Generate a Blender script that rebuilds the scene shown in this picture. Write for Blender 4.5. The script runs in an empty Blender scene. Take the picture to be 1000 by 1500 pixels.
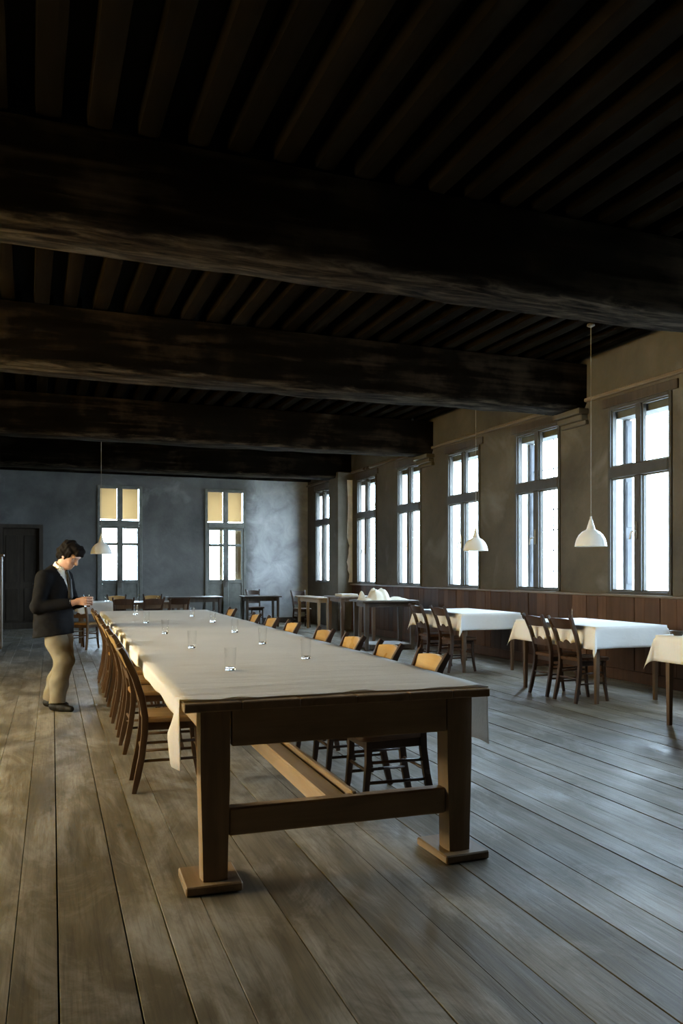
import bpy, bmesh, math, random
import numpy as np
from mathutils import Vector, Matrix
random.seed(7)
S = bpy.context.scene
COL = S.collection

# ---------------------------------------------------------------- camera
HC = 1.35
FPX = 1180.0
YAW = math.atan((500 - 48) / FPX)
cam = bpy.data.cameras.new('camera')
cam.sensor_fit = 'VERTICAL'
cam.sensor_height = 36.0
cam.lens = 36.0 * FPX / 1500.0
cam.shift_y = (837 - 750) / 1500.0
cam.clip_start = 0.05
cam.clip_end = 300
camo = bpy.data.objects.new('camera', cam)
camo.location = (0, 0, HC)
camo.rotation_euler = (math.pi / 2, 0, -YAW)
COL.objects.link(camo)
S.camera = camo

# ---------------------------------------------------------------- sky, exposure
W = bpy.data.worlds.new('overcast_sky')
S.world = W
W.use_nodes = True
bg = W.node_tree.nodes['Background']
bg.inputs['Color'].default_value = (0.63, 0.81, 1.0, 1)
bg.inputs['Strength'].default_value = 36.0
S.view_settings.view_transform = 'Standard'
S.view_settings.look = 'None'
S.view_settings.gamma = 1
S.view_settings.use_curve_mapping = False
S.view_settings.exposure = 0.0
cy = S.cycles
cy.use_denoising = True
cy.max_bounces = 9
cy.diffuse_bounces = 5
cy.glossy_bounces = 4
cy.transmission_bounces = 8
cy.transparent_max_bounces = 16
cy.caustics_reflective = False
cy.caustics_refractive = False
cy.sample_clamp_indirect = 12.0
cy.blur_glossy = 0.5

def area_light(name, loc, rot, sx, sy, power, color, portal=False):
    l = bpy.data.lights.new(name, 'AREA')
    l.shape = 'RECTANGLE'; l.size = sx; l.size_y = sy
    l.energy = power; l.color = color
    if portal:
        l.cycles.is_portal = True
    o = bpy.data.objects.new(name, l)
    o.location = loc; o.rotation_euler = rot
    COL.objects.link(o)
    return o

XR = 6.85      # window wall inner face
YB = 20.4      # back wall inner face
XL = -3.6      # left wall inner face
YF = -3.0      # wall behind the camera
ZC = 4.30      # underside of ceiling boards
SILL, WTOP = 1.07, 3.43
RW = [(7.27, 8.36), (9.37, 10.48), (11.52, 12.62), (13.66, 14.72), (15.79, 16.88), (18.55, 19.72), (5.16, 6.22), (3.03, 4.09), (17.80, 18.50)]  # last: unseen narrow window behind the pier, added to brighten the back wall
LW = [(4.3, 5.5), (6.4, 7.6), (8.5, 9.7)]
BW = [(1.46, 2.53), (4.09, 5.16)]
for a, b in RW:     # daylight portals just outside the panes
    area_light('daylight_portal', (7.05, (a + b) / 2, (SILL + WTOP) / 2), (0, math.pi / 2, 0), WTOP - SILL, b - a, 1, (1, 1, 1), True)
for a, b in BW:
    area_light('daylight_portal', ((a + b) / 2, YB + 0.2, (SILL + WTOP) / 2), (-math.pi / 2, 0, 0), b - a, WTOP - SILL, 1, (1, 1, 1), True)
for a, b in LW:     # added warm area lights standing for a courtyard, in unseen left windows
    area_light('added_warm_light', (XL - 0.12, (a + b) / 2, (SILL + WTOP) / 2), (0, -math.pi / 2, 0), WTOP - SILL - .1, b - a - .1, 275, (1.0, 0.64, 0.06))

# ---------------------------------------------------------------- helpers
def tag(o, label=None, cat=None, group=None, kind=None):
    if label: o['label'] = label
    if cat: o['category'] = cat
    if group: o['group'] = group
    if kind: o['kind'] = kind
    return o

def empty(name, loc=(0, 0, 0), rz=0, **k):
    o = bpy.data.objects.new(name, None)
    o.empty_display_size = 0.1
    o.location = loc; o.rotation_euler = (0, 0, rz)
    COL.objects.link(o)
    return tag(o, **k)

def link(name, me, mat, parent=None, loc=None, rz=0):
    if mat and not me.materials: me.materials.append(mat)
    o = bpy.data.objects.new(name, me)
    if loc: o.location = loc
    if rz: o.rotation_euler = (0, 0, rz)
    COL.objects.link(o)
    if parent: o.parent = parent
    return o

def copy_tree(o, parent=None):
    c = o.copy(); COL.objects.link(c)
    if parent: c.parent = parent
    for ch in list(o.children): copy_tree(ch, c)
    return c

class MB:
    """collects shapes and builds ONE mesh object"""
    def __init__(s): s.v = []; s.f = []
    def add(s, vs, fs):
        n = len(s.v)
        s.v += [tuple(v) for v in vs]
        s.f += [tuple(i + n for i in f) for f in fs]
        return s
    def box(s, x0, x1, y0, y1, z0, z1, bev=0.0):
        if bev <= 0:
            vs = [(x0,y0,z0),(x1,y0,z0),(x1,y1,z0),(x0,y1,z0),(x0,y0,z1),(x1,y0,z1),(x1,y1,z1),(x0,y1,z1)]
            fs = [(3,2,1,0),(4,5,6,7),(0,1,5,4),(1,2,6,5),(2,3,7,6),(3,0,4,7)]
            return s.add(vs, fs)
        bm = bmesh.new()
        bmesh.ops.create_cube(bm, size=1)
        for v in bm.verts:
            v.co = Vector(((x0+x1)/2 + v.co.x*(x1-x0), (y0+y1)/2 + v.co.y*(y1-y0), (z0+z1)/2 + v.co.z*(z1-z0)))
        bmesh.ops.bevel(bm, geom=bm.edges[:], offset=bev, segments=1, affect='EDGES', profile=.5)
        return s.bm(bm)
    def bm(s, bm):
        bm.verts.index_update()
        s.add([v.co[:] for v in bm.verts], [[v.index for v in f.verts] for f in bm.faces])
        bm.free(); return s
    def sweep(s, pts, radii, n=8, shape='round', cap=True, up=None):
        """tube along pts; radii list of (rx,ry) or r"""
        pts = [Vector(p) for p in pts]
        rings = []
        prev = None
        for i, p in enumerate(pts):
            t = (pts[min(i+1, len(pts)-1)] - pts[max(i-1, 0)]).normalized()
            ref = Vector(up) if up else (prev if prev is not None else (Vector((0,1,0)) if abs(t.y) < .9 else Vector((1,0,0))))
            a = (ref - t*ref.dot(t)).normalized(); b = t.cross(a)
            prev = a
            r = radii[i] if isinstance(radii, (list, tuple)) and len(radii) == len(pts) and not isinstance(radii, float) else radii
            ra, rb = (r if isinstance(r, tuple) else (r, r))
            ring = []
            for k in range(n):
                th = 2*math.pi*k/n
                c, d = math.cos(th), math.sin(th)
                if shape == 'box':
                    e = 0.35
                    c = math.copysign(abs(c)**e, c); d = math.copysign(abs(d)**e, d)
                ring.append(p + a*(c*ra) + b*(d*rb))
            rings.append(ring)
        vs = [v for r in rings for v in r]
        fs = []
        for i in range(len(pts)-1):
            for k in range(n):
                k2 = (k+1) % n
                fs.append((i*n+k, i*n+k2, (i+1)*n+k2, (i+1)*n+k))
        if cap:
            fs.append(tuple(range(n-1, -1, -1)))
            fs.append(tuple(range((len(pts)-1)*n, len(pts)*n)))
        return s.add(vs, fs)
    def lathe(s, prof, n=24, loc=(0,0,0)):
        vs = []; fs = []
        for r, z in prof:
            for k in range(n):
                th = 2*math.pi*k/n
                vs.append((loc[0]+r*math.cos(th), loc[1]+r*math.sin(th), loc[2]+z))
        for i in range(len(prof)-1):
            for k in range(n):
                k2 = (k+1) % n
                fs.append((i*n+k, i*n+k2, (i+1)*n+k2, (i+1)*n+k))
        return s.add(vs, fs)
    def plate(s, outline, y0, y1):
        """outline in (x,z), extruded in y"""
        n = len(outline)
        vs = [(x, y0, z) for x, z in outline] + [(x, y1, z) for x, z in outline]
        fs = [tuple(range(n)), tuple(range(2*n-1, n-1, -1))]
        for k in range(n):
            k2 = (k+1) % n
            fs.append((k2, k, n+k, n+k2))
        return s.add(vs, fs)
    def mesh(s, name, smooth=False):
        me = bpy.data.meshes.new(name)
        me.from_pydata(s.v, [], s.f)
        bm = bmesh.new(); bm.from_mesh(me)
        bmesh.ops.recalc_face_normals(bm, faces=bm.faces[:])
        bm.to_mesh(me); bm.free()
        if smooth is True:
            me.polygons.foreach_set('use_smooth', [True]*len(me.polygons))
        elif smooth:
            me.polygons.foreach_set('use_smooth', [True]*len(me.polygons))
            me.set_sharp_from_angle(angle=math.radians(smooth))
        me.update()
        return me
    def build(s, name, mat, parent=None, smooth=False, loc=None, rz=0):
        return link(name, s.mesh(name, smooth), mat, parent, loc, rz)

# ---------------------------------------------------------------- materials
def newmat(name):
    m = bpy.data.materials.new(name); m.use_nodes = True
    nt = m.node_tree
    return m, nt, nt.nodes['Principled BSDF']

def N(nt, t, **k):
    n = nt.nodes.new(t)
    for a, b in k.items():
        if a in n.inputs: n.inputs[a].default_value = b
        else: setattr(n, a, b)
    return n

def ramp(nt, fac, stops):
    r = nt.nodes.new('ShaderNodeValToRGB')
    e = r.color_ramp.elements
    while len(e) < len(stops): e.new(.5)
    for i, (p, c) in enumerate(stops):
        e[i].position = p; e[i].color = (*c, 1)
    nt.links.new(fac, r.inputs['Fac'])
    return r.outputs['Color']

def wood(name, dark, mid, light, rough=.6, axis='Y', scale=1.0, bump=.25, vary=.25, knots=False, spec=.4, coat=0.0):
    """grained timber: noise stretched along the grain axis, per-object offset"""
    m, nt, p = newmat(name)
    L = nt.links.new
    tc = N(nt, 'ShaderNodeTexCoord')
    oi = N(nt, 'ShaderNodeObjectInfo')
    mp = N(nt, 'ShaderNodeMapping')
    sc = {'X': (1.2, 16, 16), 'Y': (16, 1.2, 16), 'Z': (16, 16, 1.2)}[axis]
    mp.inputs['Scale'].default_value = tuple(q*scale for q in sc)
    mul = N(nt, 'ShaderNodeVectorMath', operation='SCALE'); mul.inputs['Scale'].default_value = 37.0
    cmb = N(nt, 'ShaderNodeCombineXYZ')
    for q in ('X', 'Y', 'Z'): L(oi.outputs['Random'], cmb.inputs[q])
    L(cmb.outputs[0], mul.inputs[0])
    ad = N(nt, 'ShaderNodeVectorMath', operation='ADD')
    L(tc.outputs['Object'], ad.inputs[0]); L(mul.outputs[0], ad.inputs[1])
    L(ad.outputs[0], mp.inputs['Vector'])
    n1 = N(nt, 'ShaderNodeTexNoise', Scale=1.0, Detail=6.0, Roughness=.62, Distortion=.5)
    L(mp.outputs[0], n1.inputs['Vector'])
    n2 = N(nt, 'ShaderNodeTexNoise', Scale=1.7, Detail=4.0, Roughness=.6)
    L(ad.outputs[0], n2.inputs['Vector'])
    mx = N(nt, 'ShaderNodeMath', operation='MULTIPLY_ADD'); mx.inputs[1].default_value = .55
    L(n2.outputs[0], mx.inputs[0])
    m2 = N(nt, 'ShaderNodeMath', operation='MULTIPLY'); m2.inputs[1].default_value = .5
    L(n1.outputs[0], m2.inputs[0]); L(m2.outputs[0], mx.inputs[2])
    col = ramp(nt, mx.outputs[0], [(.30, dark), (.52, mid), (.74, light)])
    hv = N(nt, 'ShaderNodeHueSaturation')
    mr = N(nt, 'ShaderNodeMapRange'); mr.inputs['To Min'].default_value = 1-vary; mr.inputs['To Max'].default_value = 1+vary
    L(oi.outputs['Random'], mr.inputs['Value']); L(mr.outputs[0], hv.inputs['Value'])
    L(col, hv.inputs['Color'])
    last = hv.outputs[0]
    if knots:
        v = N(nt, 'ShaderNodeTexVoronoi', Scale=1.0)
        mpk = N(nt, 'ShaderNodeMapping'); mpk.inputs['Scale'].default_value = (3.2, 1.5, 1)
        L(ad.outputs[0], mpk.inputs['Vector']); L(mpk.outputs[0], v.inputs['Vector'])
        kf = ramp(nt, v.outputs['Distance'], [(.02, (0, 0, 0)), (.075, (1, 1, 1)), (1, (1, 1, 1))])
        mk = N(nt, 'ShaderNodeMix', data_type='RGBA'); mk.inputs['A'].default_value = (dark[0]*.45, dark[1]*.4, dark[2]*.35, 1)
        L(kf, mk.inputs['Factor']); L(last, mk.inputs['B'])
        last = mk.outputs['Result']
    L(last, p.inputs['Base Color'])
    rr = ramp(nt, n2.outputs[0], [(.3, (max(0, rough-.14),)*3), (.7, (min(1, rough+.14),)*3)])
    L(rr, p.inputs['Roughness'])
    p.inputs['Specular IOR Level'].default_value = spec
    p.inputs['Coat Weight'].default_value = coat
    if bump:
        b = N(nt, 'ShaderNodeBump', Strength=bump, Distance=.004)
        L(n1.outputs[0], b.inputs['Height']); L(b.outputs[0], p.inputs['Normal'])
    return m

def plaster(name, stops, patch, patch_at=(.60, .66), bump=.4):
    m, nt, p = newmat(name)
    L = nt.links.new
    tc = N(nt, 'ShaderNodeTexCoord')
    n1 = N(nt, 'ShaderNodeTexNoise', Scale=.9, Detail=8.0, Roughness=.62, Distortion=.3)
    n2 = N(nt, 'ShaderNodeTexNoise', Scale=9.0, Detail=6.0, Roughness=.6)
    n3 = N(nt, 'ShaderNodeTexNoise', Scale=1.15, Detail=5.0, Roughness=.55, Distortion=.8)
    mp = N(nt, 'ShaderNodeMapping'); mp.inputs['Location'].default_value = (3.1, 1.7, 5.2)
    L(tc.outputs['Object'], n1.inputs['Vector']); L(tc.outputs['Object'], n2.inputs['Vector'])
    L(tc.outputs['Object'], mp.inputs['Vector']); L(mp.outputs[0], n3.inputs['Vector'])
    c = ramp(nt, n1.outputs[0], stops)
    f = ramp(nt, n3.outputs[0], [(patch_at[0], (0, 0, 0)), (patch_at[1], (.75, .75, .75))])
    mk = N(nt, 'ShaderNodeMix', data_type='RGBA'); mk.inputs['B'].default_value = (*patch, 1)
    L(f, mk.inputs['Factor']); L(c, mk.inputs['A'])
    L(mk.outputs['Result'], p.inputs['Base Color'])
    p.inputs['Roughness'].default_value = .9
    p.inputs['Specular IOR Level'].default_value = .25
    ad = N(nt, 'ShaderNodeMath', operation='MULTIPLY_ADD'); ad.inputs[1].default_value = .35
    L(n2.outputs[0], ad.inputs[0]); L(n1.outputs[0], ad.inputs[2])
    b = N(nt, 'ShaderNodeBump', Strength=bump, Distance=.03)
    L(ad.outputs[0], b.inputs['Height']); L(b.outputs[0], p.inputs['Normal'])
    return m

def plain(name, col, rough=.6, metal=0.0, noise=.0, scale=20, bump=0.0, spec=.4, trans=0.0):
    m, nt, p = newmat(name)
    p.inputs['Base Color'].default_value = (*col, 1)
    p.inputs['Roughness'].default_value = rough
    p.inputs['Metallic'].default_value = metal
    p.inputs['Specular IOR Level'].default_value = spec
    if noise or bump:
        tc = N(nt, 'ShaderNodeTexCoord')
        n = N(nt, 'ShaderNodeTexNoise', Scale=float(scale), Detail=5.0)
        nt.links.new(tc.outputs['Object'], n.inputs['Vector'])
        lo = tuple(q*(1-noise) for q in col); hi = tuple(min(1, q*(1+noise)) for q in col)
        nt.links.new(ramp(nt, n.outputs[0], [(.3, lo), (.7, hi)]), p.inputs['Base Color'])
        if bump:
            b = N(nt, 'ShaderNodeBump', Strength=bump, Distance=.004)
            nt.links.new(n.outputs[0], b.inputs['Height']); nt.links.new(b.outputs[0], p.inputs['Normal'])
    return m

def linen(name, col, fold=.35, trans=.12):
    m, nt, p = newmat(name)
    L = nt.links.new
    tc = N(nt, 'ShaderNodeTexCoord')
    mp = N(nt, 'ShaderNodeMapping'); mp.inputs['Scale'].default_value = (1.1, 6.5, 3)
    L(tc.outputs['Object'], mp.inputs['Vector'])
    n1 = N(nt, 'ShaderNodeTexNoise', Scale=1.6, Detail=6.0, Roughness=.6, Distortion=.7)
    L(mp.outputs[0], n1.inputs['Vector'])
    n2 = N(nt, 'ShaderNodeTexNoise', Scale=2.3, Detail=3.0)
    L(tc.outputs['Object'], n2.inputs['Vector'])
    L(ramp(nt, n2.outputs[0], [(.3, tuple(q*.93 for q in col)), (.7, col)]), p.inputs['Base Color'])
    p.inputs['Roughness'].default_value = .82
    p.inputs['Specular IOR Level'].default_value = .2
    b = N(nt, 'ShaderNodeBump', Strength=fold, Distance=.035)
    L(n1.outputs[0], b.inputs['Height']); L(b.outputs[0], p.inputs['Normal'])
    if trans:
        t = N(nt, 'ShaderNodeBsdfTranslucent'); t.inputs['Color'].default_value = (*col, 1)
        mx = N(nt, 'ShaderNodeMixShader'); mx.inputs[0].default_value = trans
        L(p.outputs[0], mx.inputs[1]); L(t.outputs[0], mx.inputs[2])
        L(mx.outputs[0], nt.nodes['Material Output'].inputs['Surface'])
    return m

def thin_glass(name, tint=(1, 1, 1), refl=.06, edge=.5):
    m, nt, p = newmat(name)
    L = nt.links.new
    nt.nodes.remove(p)
    t = N(nt, 'ShaderNodeBsdfTransparent'); t.inputs['Color'].default_value = (*tint, 1)
    g = N(nt, 'ShaderNodeBsdfGlossy'); g.inputs['Roughness'].default_value = .02
    lw = N(nt, 'ShaderNodeLayerWeight'); lw.inputs['Blend'].default_value = .35
    mr = N(nt, 'ShaderNodeMapRange'); mr.inputs['To Min'].default_value = refl; mr.inputs['To Max'].default_value = edge
    L(lw.outputs['Facing'], mr.inputs['Value'])
    mx = N(nt, 'ShaderNodeMixShader')
    L(mr.outputs[0], mx.inputs[0]); L(t.outputs[0], mx.inputs[1]); L(g.outputs[0], mx.inputs[2])
    L(mx.outputs[0], nt.nodes['Material Output'].inputs['Surface'])
    return m

M = {}
M['plank'] = wood('weathered_floor_pine', (.045, .035, .021), (.115, .094, .060), (.225, .192, .142), rough=.50, axis='Y', bump=.9, vary=.14, knots=True, spec=.55)
def scuff(m):
    nt = m.node_tree; L = nt.links.new; p = nt.nodes['Principled BSDF']
    tc = N(nt, 'ShaderNodeTexCoord')
    geo = N(nt, 'ShaderNodeNewGeometry')
    mp = N(nt, 'ShaderNodeMapping'); mp.inputs['Scale'].default_value = (2.2, .8, 1)
    L(geo.outputs['Position'], mp.inputs['Vector'])
    n = N(nt, 'ShaderNodeTexNoise', Scale=1.3, Detail=9.0, Roughness=.72, Distortion=.9)
    L(mp.outputs[0], n.inputs['Vector'])
    old = p.inputs['Base Color'].links[0].from_socket
    # pale worn scuffs
    f = ramp(nt, n.outputs[0], [(.47, (0, 0, 0)), (.70, (.60, .60, .60))])
    mk = N(nt, 'ShaderNodeMix', data_type='RGBA'); mk.inputs['B'].default_value = (.44, .415, .375, 1)
    L(f, mk.inputs['Factor']); L(old, mk.inputs['A'])
    # dark stains
    n2 = N(nt, 'ShaderNodeTexNoise', Scale=3.1, Detail=7.0, Roughness=.7, Distortion=1.2)
    L(mp.outputs[0], n2.inputs['Vector'])
    f2 = ramp(nt, n2.outputs[0], [(.28, (.55, .55, .55)), (.44, (0, 0, 0))])
    mk2 = N(nt, 'ShaderNodeMix', data_type='RGBA'); mk2.inputs['B'].default_value = (.075, .06, .045, 1)
    L(f2, mk2.inputs['Factor']); L(mk.outputs['Result'], mk2.inputs['A'])
    # long open grain lines
    mp3 = N(nt, 'ShaderNodeMapping'); mp3.inputs['Scale'].default_value = (55, 1.6, 1)
    oi = N(nt, 'ShaderNodeObjectInfo')
    ad = N(nt, 'ShaderNodeVectorMath', operation='ADD')
    L(tc.outputs['Object'], ad.inputs[0]); L(oi.outputs['Random'], ad.inputs[1])
    L(ad.outputs[0], mp3.inputs['Vector'])
    n3 = N(nt, 'ShaderNodeTexNoise', Scale=1.0, Detail=4.0, Roughness=.6, Distortion=1.4)
    L(mp3.outputs[0], n3.inputs['Vector'])
    f3 = ramp(nt, n3.outputs[0], [(.33, (.62, .59, .55)), (.52, (1, 1, 1))])
    mu = N(nt, 'ShaderNodeMix', data_type='RGBA', blend_type='MULTIPLY'); mu.inputs['Factor'].default_value = .8
    L(mk2.outputs['Result'], mu.inputs['A']); L(f3, mu.inputs['B'])
    L(mu.outputs['Result'], p.inputs['Base Color'])
scuff(M['plank'])
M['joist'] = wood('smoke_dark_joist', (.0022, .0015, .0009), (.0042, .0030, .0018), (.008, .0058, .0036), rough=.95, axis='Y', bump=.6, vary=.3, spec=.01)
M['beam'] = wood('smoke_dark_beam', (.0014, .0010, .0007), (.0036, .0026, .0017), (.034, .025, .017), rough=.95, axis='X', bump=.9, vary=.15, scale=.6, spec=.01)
def worn_edge(m, z0):
    nt = m.node_tree; L = nt.links.new; p = nt.nodes['Principled BSDF']
    tc = N(nt, 'ShaderNodeTexCoord'); sx = N(nt, 'ShaderNodeSeparateXYZ'); L(tc.outputs['Object'], sx.inputs[0])
    mp = N(nt, 'ShaderNodeMapping'); mp.inputs['Scale'].default_value = (1.6, 9, 9); L(tc.outputs['Object'], mp.inputs['Vector'])
    n = N(nt, 'ShaderNodeTexNoise', Scale=1.4, Detail=7.0, Roughness=.65, Distortion=.6); L(mp.outputs[0], n.inputs['Vector'])
    ma = N(nt, 'ShaderNodeMath', operation='MULTIPLY_ADD'); ma.inputs[1].default_value = -.16; L(n.outputs[0], ma.inputs[0])
    L(sx.outputs['Z'], ma.inputs[2])
    mr = N(nt, 'ShaderNodeMapRange'); mr.inputs['From Min'].default_value = z0+.018-.08; mr.inputs['From Max'].default_value = z0-.035-.08
    L(ma.outputs[0], mr.inputs['Value'])
    old = p.inputs['Base Color'].links[0].from_socket
    c2 = ramp(nt, n.outputs[0], [(.35, (.004, .003, .0022)), (.5, (.018, .0145, .0105)), (.7, (.060, .048, .035))])
    mk = N(nt, 'ShaderNodeMix', data_type='RGBA'); L(mr.outputs[0], mk.inputs['Factor']); L(old, mk.inputs['A']); L(c2, mk.inputs['B'])
    L(mk.outputs['Result'], p.inputs['Base Color'])
worn_edge(M['beam'], 3.51)
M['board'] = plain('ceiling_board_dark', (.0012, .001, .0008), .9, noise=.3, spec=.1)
M['plaster'] = plaster('brown_grey_plaster', [(.3, (.050, .043, .032)), (.55, (.082, .071, .053)), (.75, (.112, .097, .075))], (.14, .135, .118), (.56, .74))
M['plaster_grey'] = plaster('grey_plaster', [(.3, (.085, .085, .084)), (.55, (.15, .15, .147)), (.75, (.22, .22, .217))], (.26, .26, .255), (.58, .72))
def corner_window_light(m, x0):
    # paler corner bay: window light on the wall put into the plaster colour
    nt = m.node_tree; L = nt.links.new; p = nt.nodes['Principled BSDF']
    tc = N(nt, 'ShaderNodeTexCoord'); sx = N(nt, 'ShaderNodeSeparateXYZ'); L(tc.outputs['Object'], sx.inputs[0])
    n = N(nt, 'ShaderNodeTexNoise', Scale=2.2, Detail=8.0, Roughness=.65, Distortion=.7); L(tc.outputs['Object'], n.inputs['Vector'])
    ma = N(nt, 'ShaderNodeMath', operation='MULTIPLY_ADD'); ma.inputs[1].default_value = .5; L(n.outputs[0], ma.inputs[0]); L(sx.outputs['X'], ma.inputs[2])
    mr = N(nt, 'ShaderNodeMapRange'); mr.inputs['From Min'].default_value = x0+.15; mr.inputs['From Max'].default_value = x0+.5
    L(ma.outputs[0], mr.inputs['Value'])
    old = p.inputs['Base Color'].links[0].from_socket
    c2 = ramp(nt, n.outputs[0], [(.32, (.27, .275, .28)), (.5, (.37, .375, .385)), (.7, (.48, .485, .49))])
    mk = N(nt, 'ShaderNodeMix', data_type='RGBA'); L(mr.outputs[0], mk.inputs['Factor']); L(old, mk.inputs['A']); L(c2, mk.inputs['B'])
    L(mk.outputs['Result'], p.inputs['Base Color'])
corner_window_light(M['plaster_grey'], 5.2)
M['light_strip'] = plain('painted_window_light', (.80, .79, .77), .8, noise=.15, scale=6, bump=.4)  # whitened for the window light on the pier strip
M['outer'] = plain('outer_reveal_plaster', (.66, .65, .62), .85, noise=.1, scale=3)
M['wainscot'] = wood('brown_wainscot', (.035, .016, .008), (.062, .031, .016), (.095, .05, .028), rough=.6, axis='Z', bump=.3, vary=.35, spec=.15)
M['cap'] = wood('wainscot_cap_wood', (.07, .05, .033), (.12, .09, .062), (.19, .15, .11), rough=.4, axis='Y', bump=.3, vary=.1)
M['frame'] = plain('grey_painted_window_frame', (.042, .039, .034), .55, noise=.2, scale=9, bump=.2)
M['frame_green'] = plain('grey_green_door_frame', (.16, .165, .15), .55, noise=.2, scale=9, bump=.2)
M['pane'] = thin_glass('window_glass', (.99, 1.0, .99), .02, .12)
M['oak'] = wood('long_table_oak', (.12, .078, .043), (.235, .155, .088), (.34, .235, .14), rough=.5, axis='X', bump=.35, vary=.06)
M['oak_v'] = wood('long_table_oak_leg', (.12, .078, .043), (.235, .155, .088), (.34, .235, .14), rough=.5, axis='Z', bump=.35, vary=.06)
M['oak_y'] = wood('long_table_oak_stretcher', (.12, .078, .043), (.235, .155, .088), (.34, .235, .14), rough=.5, axis='Y', bump=.35, vary=.06)
M['chair'] = wood('varnished_chair_beech', (.035, .018, .009), (.066, .035, .016), (.11, .062, .029), rough=.36, axis='Z', bump=.1, vary=.25)
M['chair_rail'] = wood('honey_chair_rail', (.20, .115, .04), (.30, .18, .065), (.40, .26, .10), rough=.36, axis='Y', bump=.1, vary=.15)
M['rush'] = wood('honey_chair_seat', (.17, .09, .032), (.27, .15, .055), (.36, .22, .085), rough=.4, axis='X', bump=.5, vary=.1)
M['dchair'] = wood('dark_chair_walnut', (.022, .013, .009), (.042, .024, .016), (.075, .044, .028), rough=.38, axis='Z', bump=.1, vary=.2)
M['dchair_seat'] = wood('dark_chair_seat', (.04, .02, .012), (.075, .04, .022), (.11, .06, .035), rough=.35, axis='X', bump=.2, vary=.15)
M['twood'] = wood('brown_table_wood', (.05, .03, .018), (.095, .06, .036), (.15, .10, .06), rough=.5, axis='Z', bump=.2, vary=.15)
M['lightwood'] = wood('pale_table_wood', (.20, .14, .075), (.29, .205, .115), (.38, .28, .17), rough=.5, axis='Z', bump=.2, vary=.1)
M['darkwood'] = wood('dark_stained_wood', (.022, .016, .011), (.045, .033, .023), (.08, .06, .043), rough=.5, axis='Z', bump=.2, vary=.15)
M['linen'] = linen('off_white_linen', (.78, .74, .69), .6, .36)
M['cloth'] = linen('white_tablecloth', (.78, .77, .75), .25, .15)
M['heap'] = linen('cream_cloth_heap', (.74, .70, .60), .4, .08)
M['glass'] = thin_glass('drinking_glass', (.995, .997, .997), .008, .14)
M['lamp'] = plain('enamel_lamp_white', (.72, .71, .68), .32, noise=.05, scale=5)
M['cord'] = plain('pale_lamp_cord', (.22, .20, .17), .6)
M['metal'] = plain('iron_handle', (.18, .17, .15), .4, metal=.8)
M['blind'] = linen('tan_roller_blind', (.46, .36, .23), .1, .5)
M['shutter'] = wood('tan_inner_shutter', (.28, .20, .11), (.38, .28, .16), (.46, .35, .21), rough=.6, axis='Z', bump=.2, vary=.1)

gm, nt, p = newmat('thick_glass_base')
p.inputs['Transmission Weight'].default_value = 1.0; p.inputs['Roughness'].default_value = .02; p.inputs['IOR'].default_value = 1.48
M['glass_base'] = gm

# ---------------------------------------------------------------- floor
floor = MB().box(XL-.5, XR+.5, YF-.5, YB+.5, -.18, -.035).build('floor', M['board'])
tag(floor, kind='structure')
PR = -math.radians(1.2)      # the planks run slightly askew
x = -4.3
rows = []
while x < 7.9:
    w = random.choice((.15, .17, .19, .21, .24, .28))
    rows.append((x, w)); x += w
npl = 0
for x0, w in rows:
    y = -3.2
    first_cut = random.uniform(9.5, 15.0)
    cuts = []
    while y < 21.2:
        ln = first_cut + 3.2 if y < 0 else 20
        cuts.append((max(y, -2.9), min(y+ln, 21.35))); y += ln
    for ya, yb in cuts:
        if yb - ya < .3: continue
        # keep inside the walls after the rotation
        def clampx(px, yy): return px
        g = random.choice((.0009, .0013, .0018, .0024, .003, .004))
        a, b = x0+g, x0+w-g
        sh = -math.tan(PR)          # local shear taken out by the rotation about the origin
        lo_y = (ya+yb)/2
        xa_w = a*math.cos(PR) - lo_y*math.sin(PR)
        if xa_w < XL+.02 or xa_w + w > XR-.0 + .05: 
            if xa_w + w < XL or xa_w > XR: continue
        dz = random.uniform(-.003, .002)
        t = .0007
        mid = (a+b)/2; L2 = yb-ya-.004; hw = (b-a)/2
        vs = []; ny = 2
        ys = [0, L2]
        jz = [random.uniform(-.002, .002) for _ in range(4)]
        for i, yy in enumerate(ys):
            vs += [(-hw, yy, -.034), (hw, yy, -.034), (hw, yy, dz-t+jz[i]), (hw-t, yy, dz+jz[i]), (-hw+t, yy, dz+jz[2+i]), (-hw, yy, dz-t+jz[2+i])]
        fs = [(k, (k+1) % 6, 6+(k+1) % 6, 6+k) for k in range(6)] + [(5, 4, 3, 2, 1, 0), (6, 7, 8, 9, 10, 11)]
        o = MB().add(vs, fs).build('plank', M['plank'], floor)
        wx = mid*math.cos(PR) - ya*math.sin(PR); wy = mid*math.sin(PR) + ya*math.cos(PR)
        o.location = (wx, wy, 0); o.rotation_euler = (0, 0, PR)
        npl += 1

# ---------------------------------------------------------------- walls
def wall_segments(holes, lo, hi):
    """list of solid (a,b,z0,z1) around holes (a,b,z0,z1)"""
    out = []; c = lo
    for a, b, z0, z1 in sorted(holes):
        out.append((c, a, -.18, ZC+.2))
        if z0 > 0.01: out.append((a, b, -.18, z0))
        out.append((a, b, z1, ZC+.2))
        c = b
    out.append((c, hi, -.18, ZC+.2))
    return out

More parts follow.
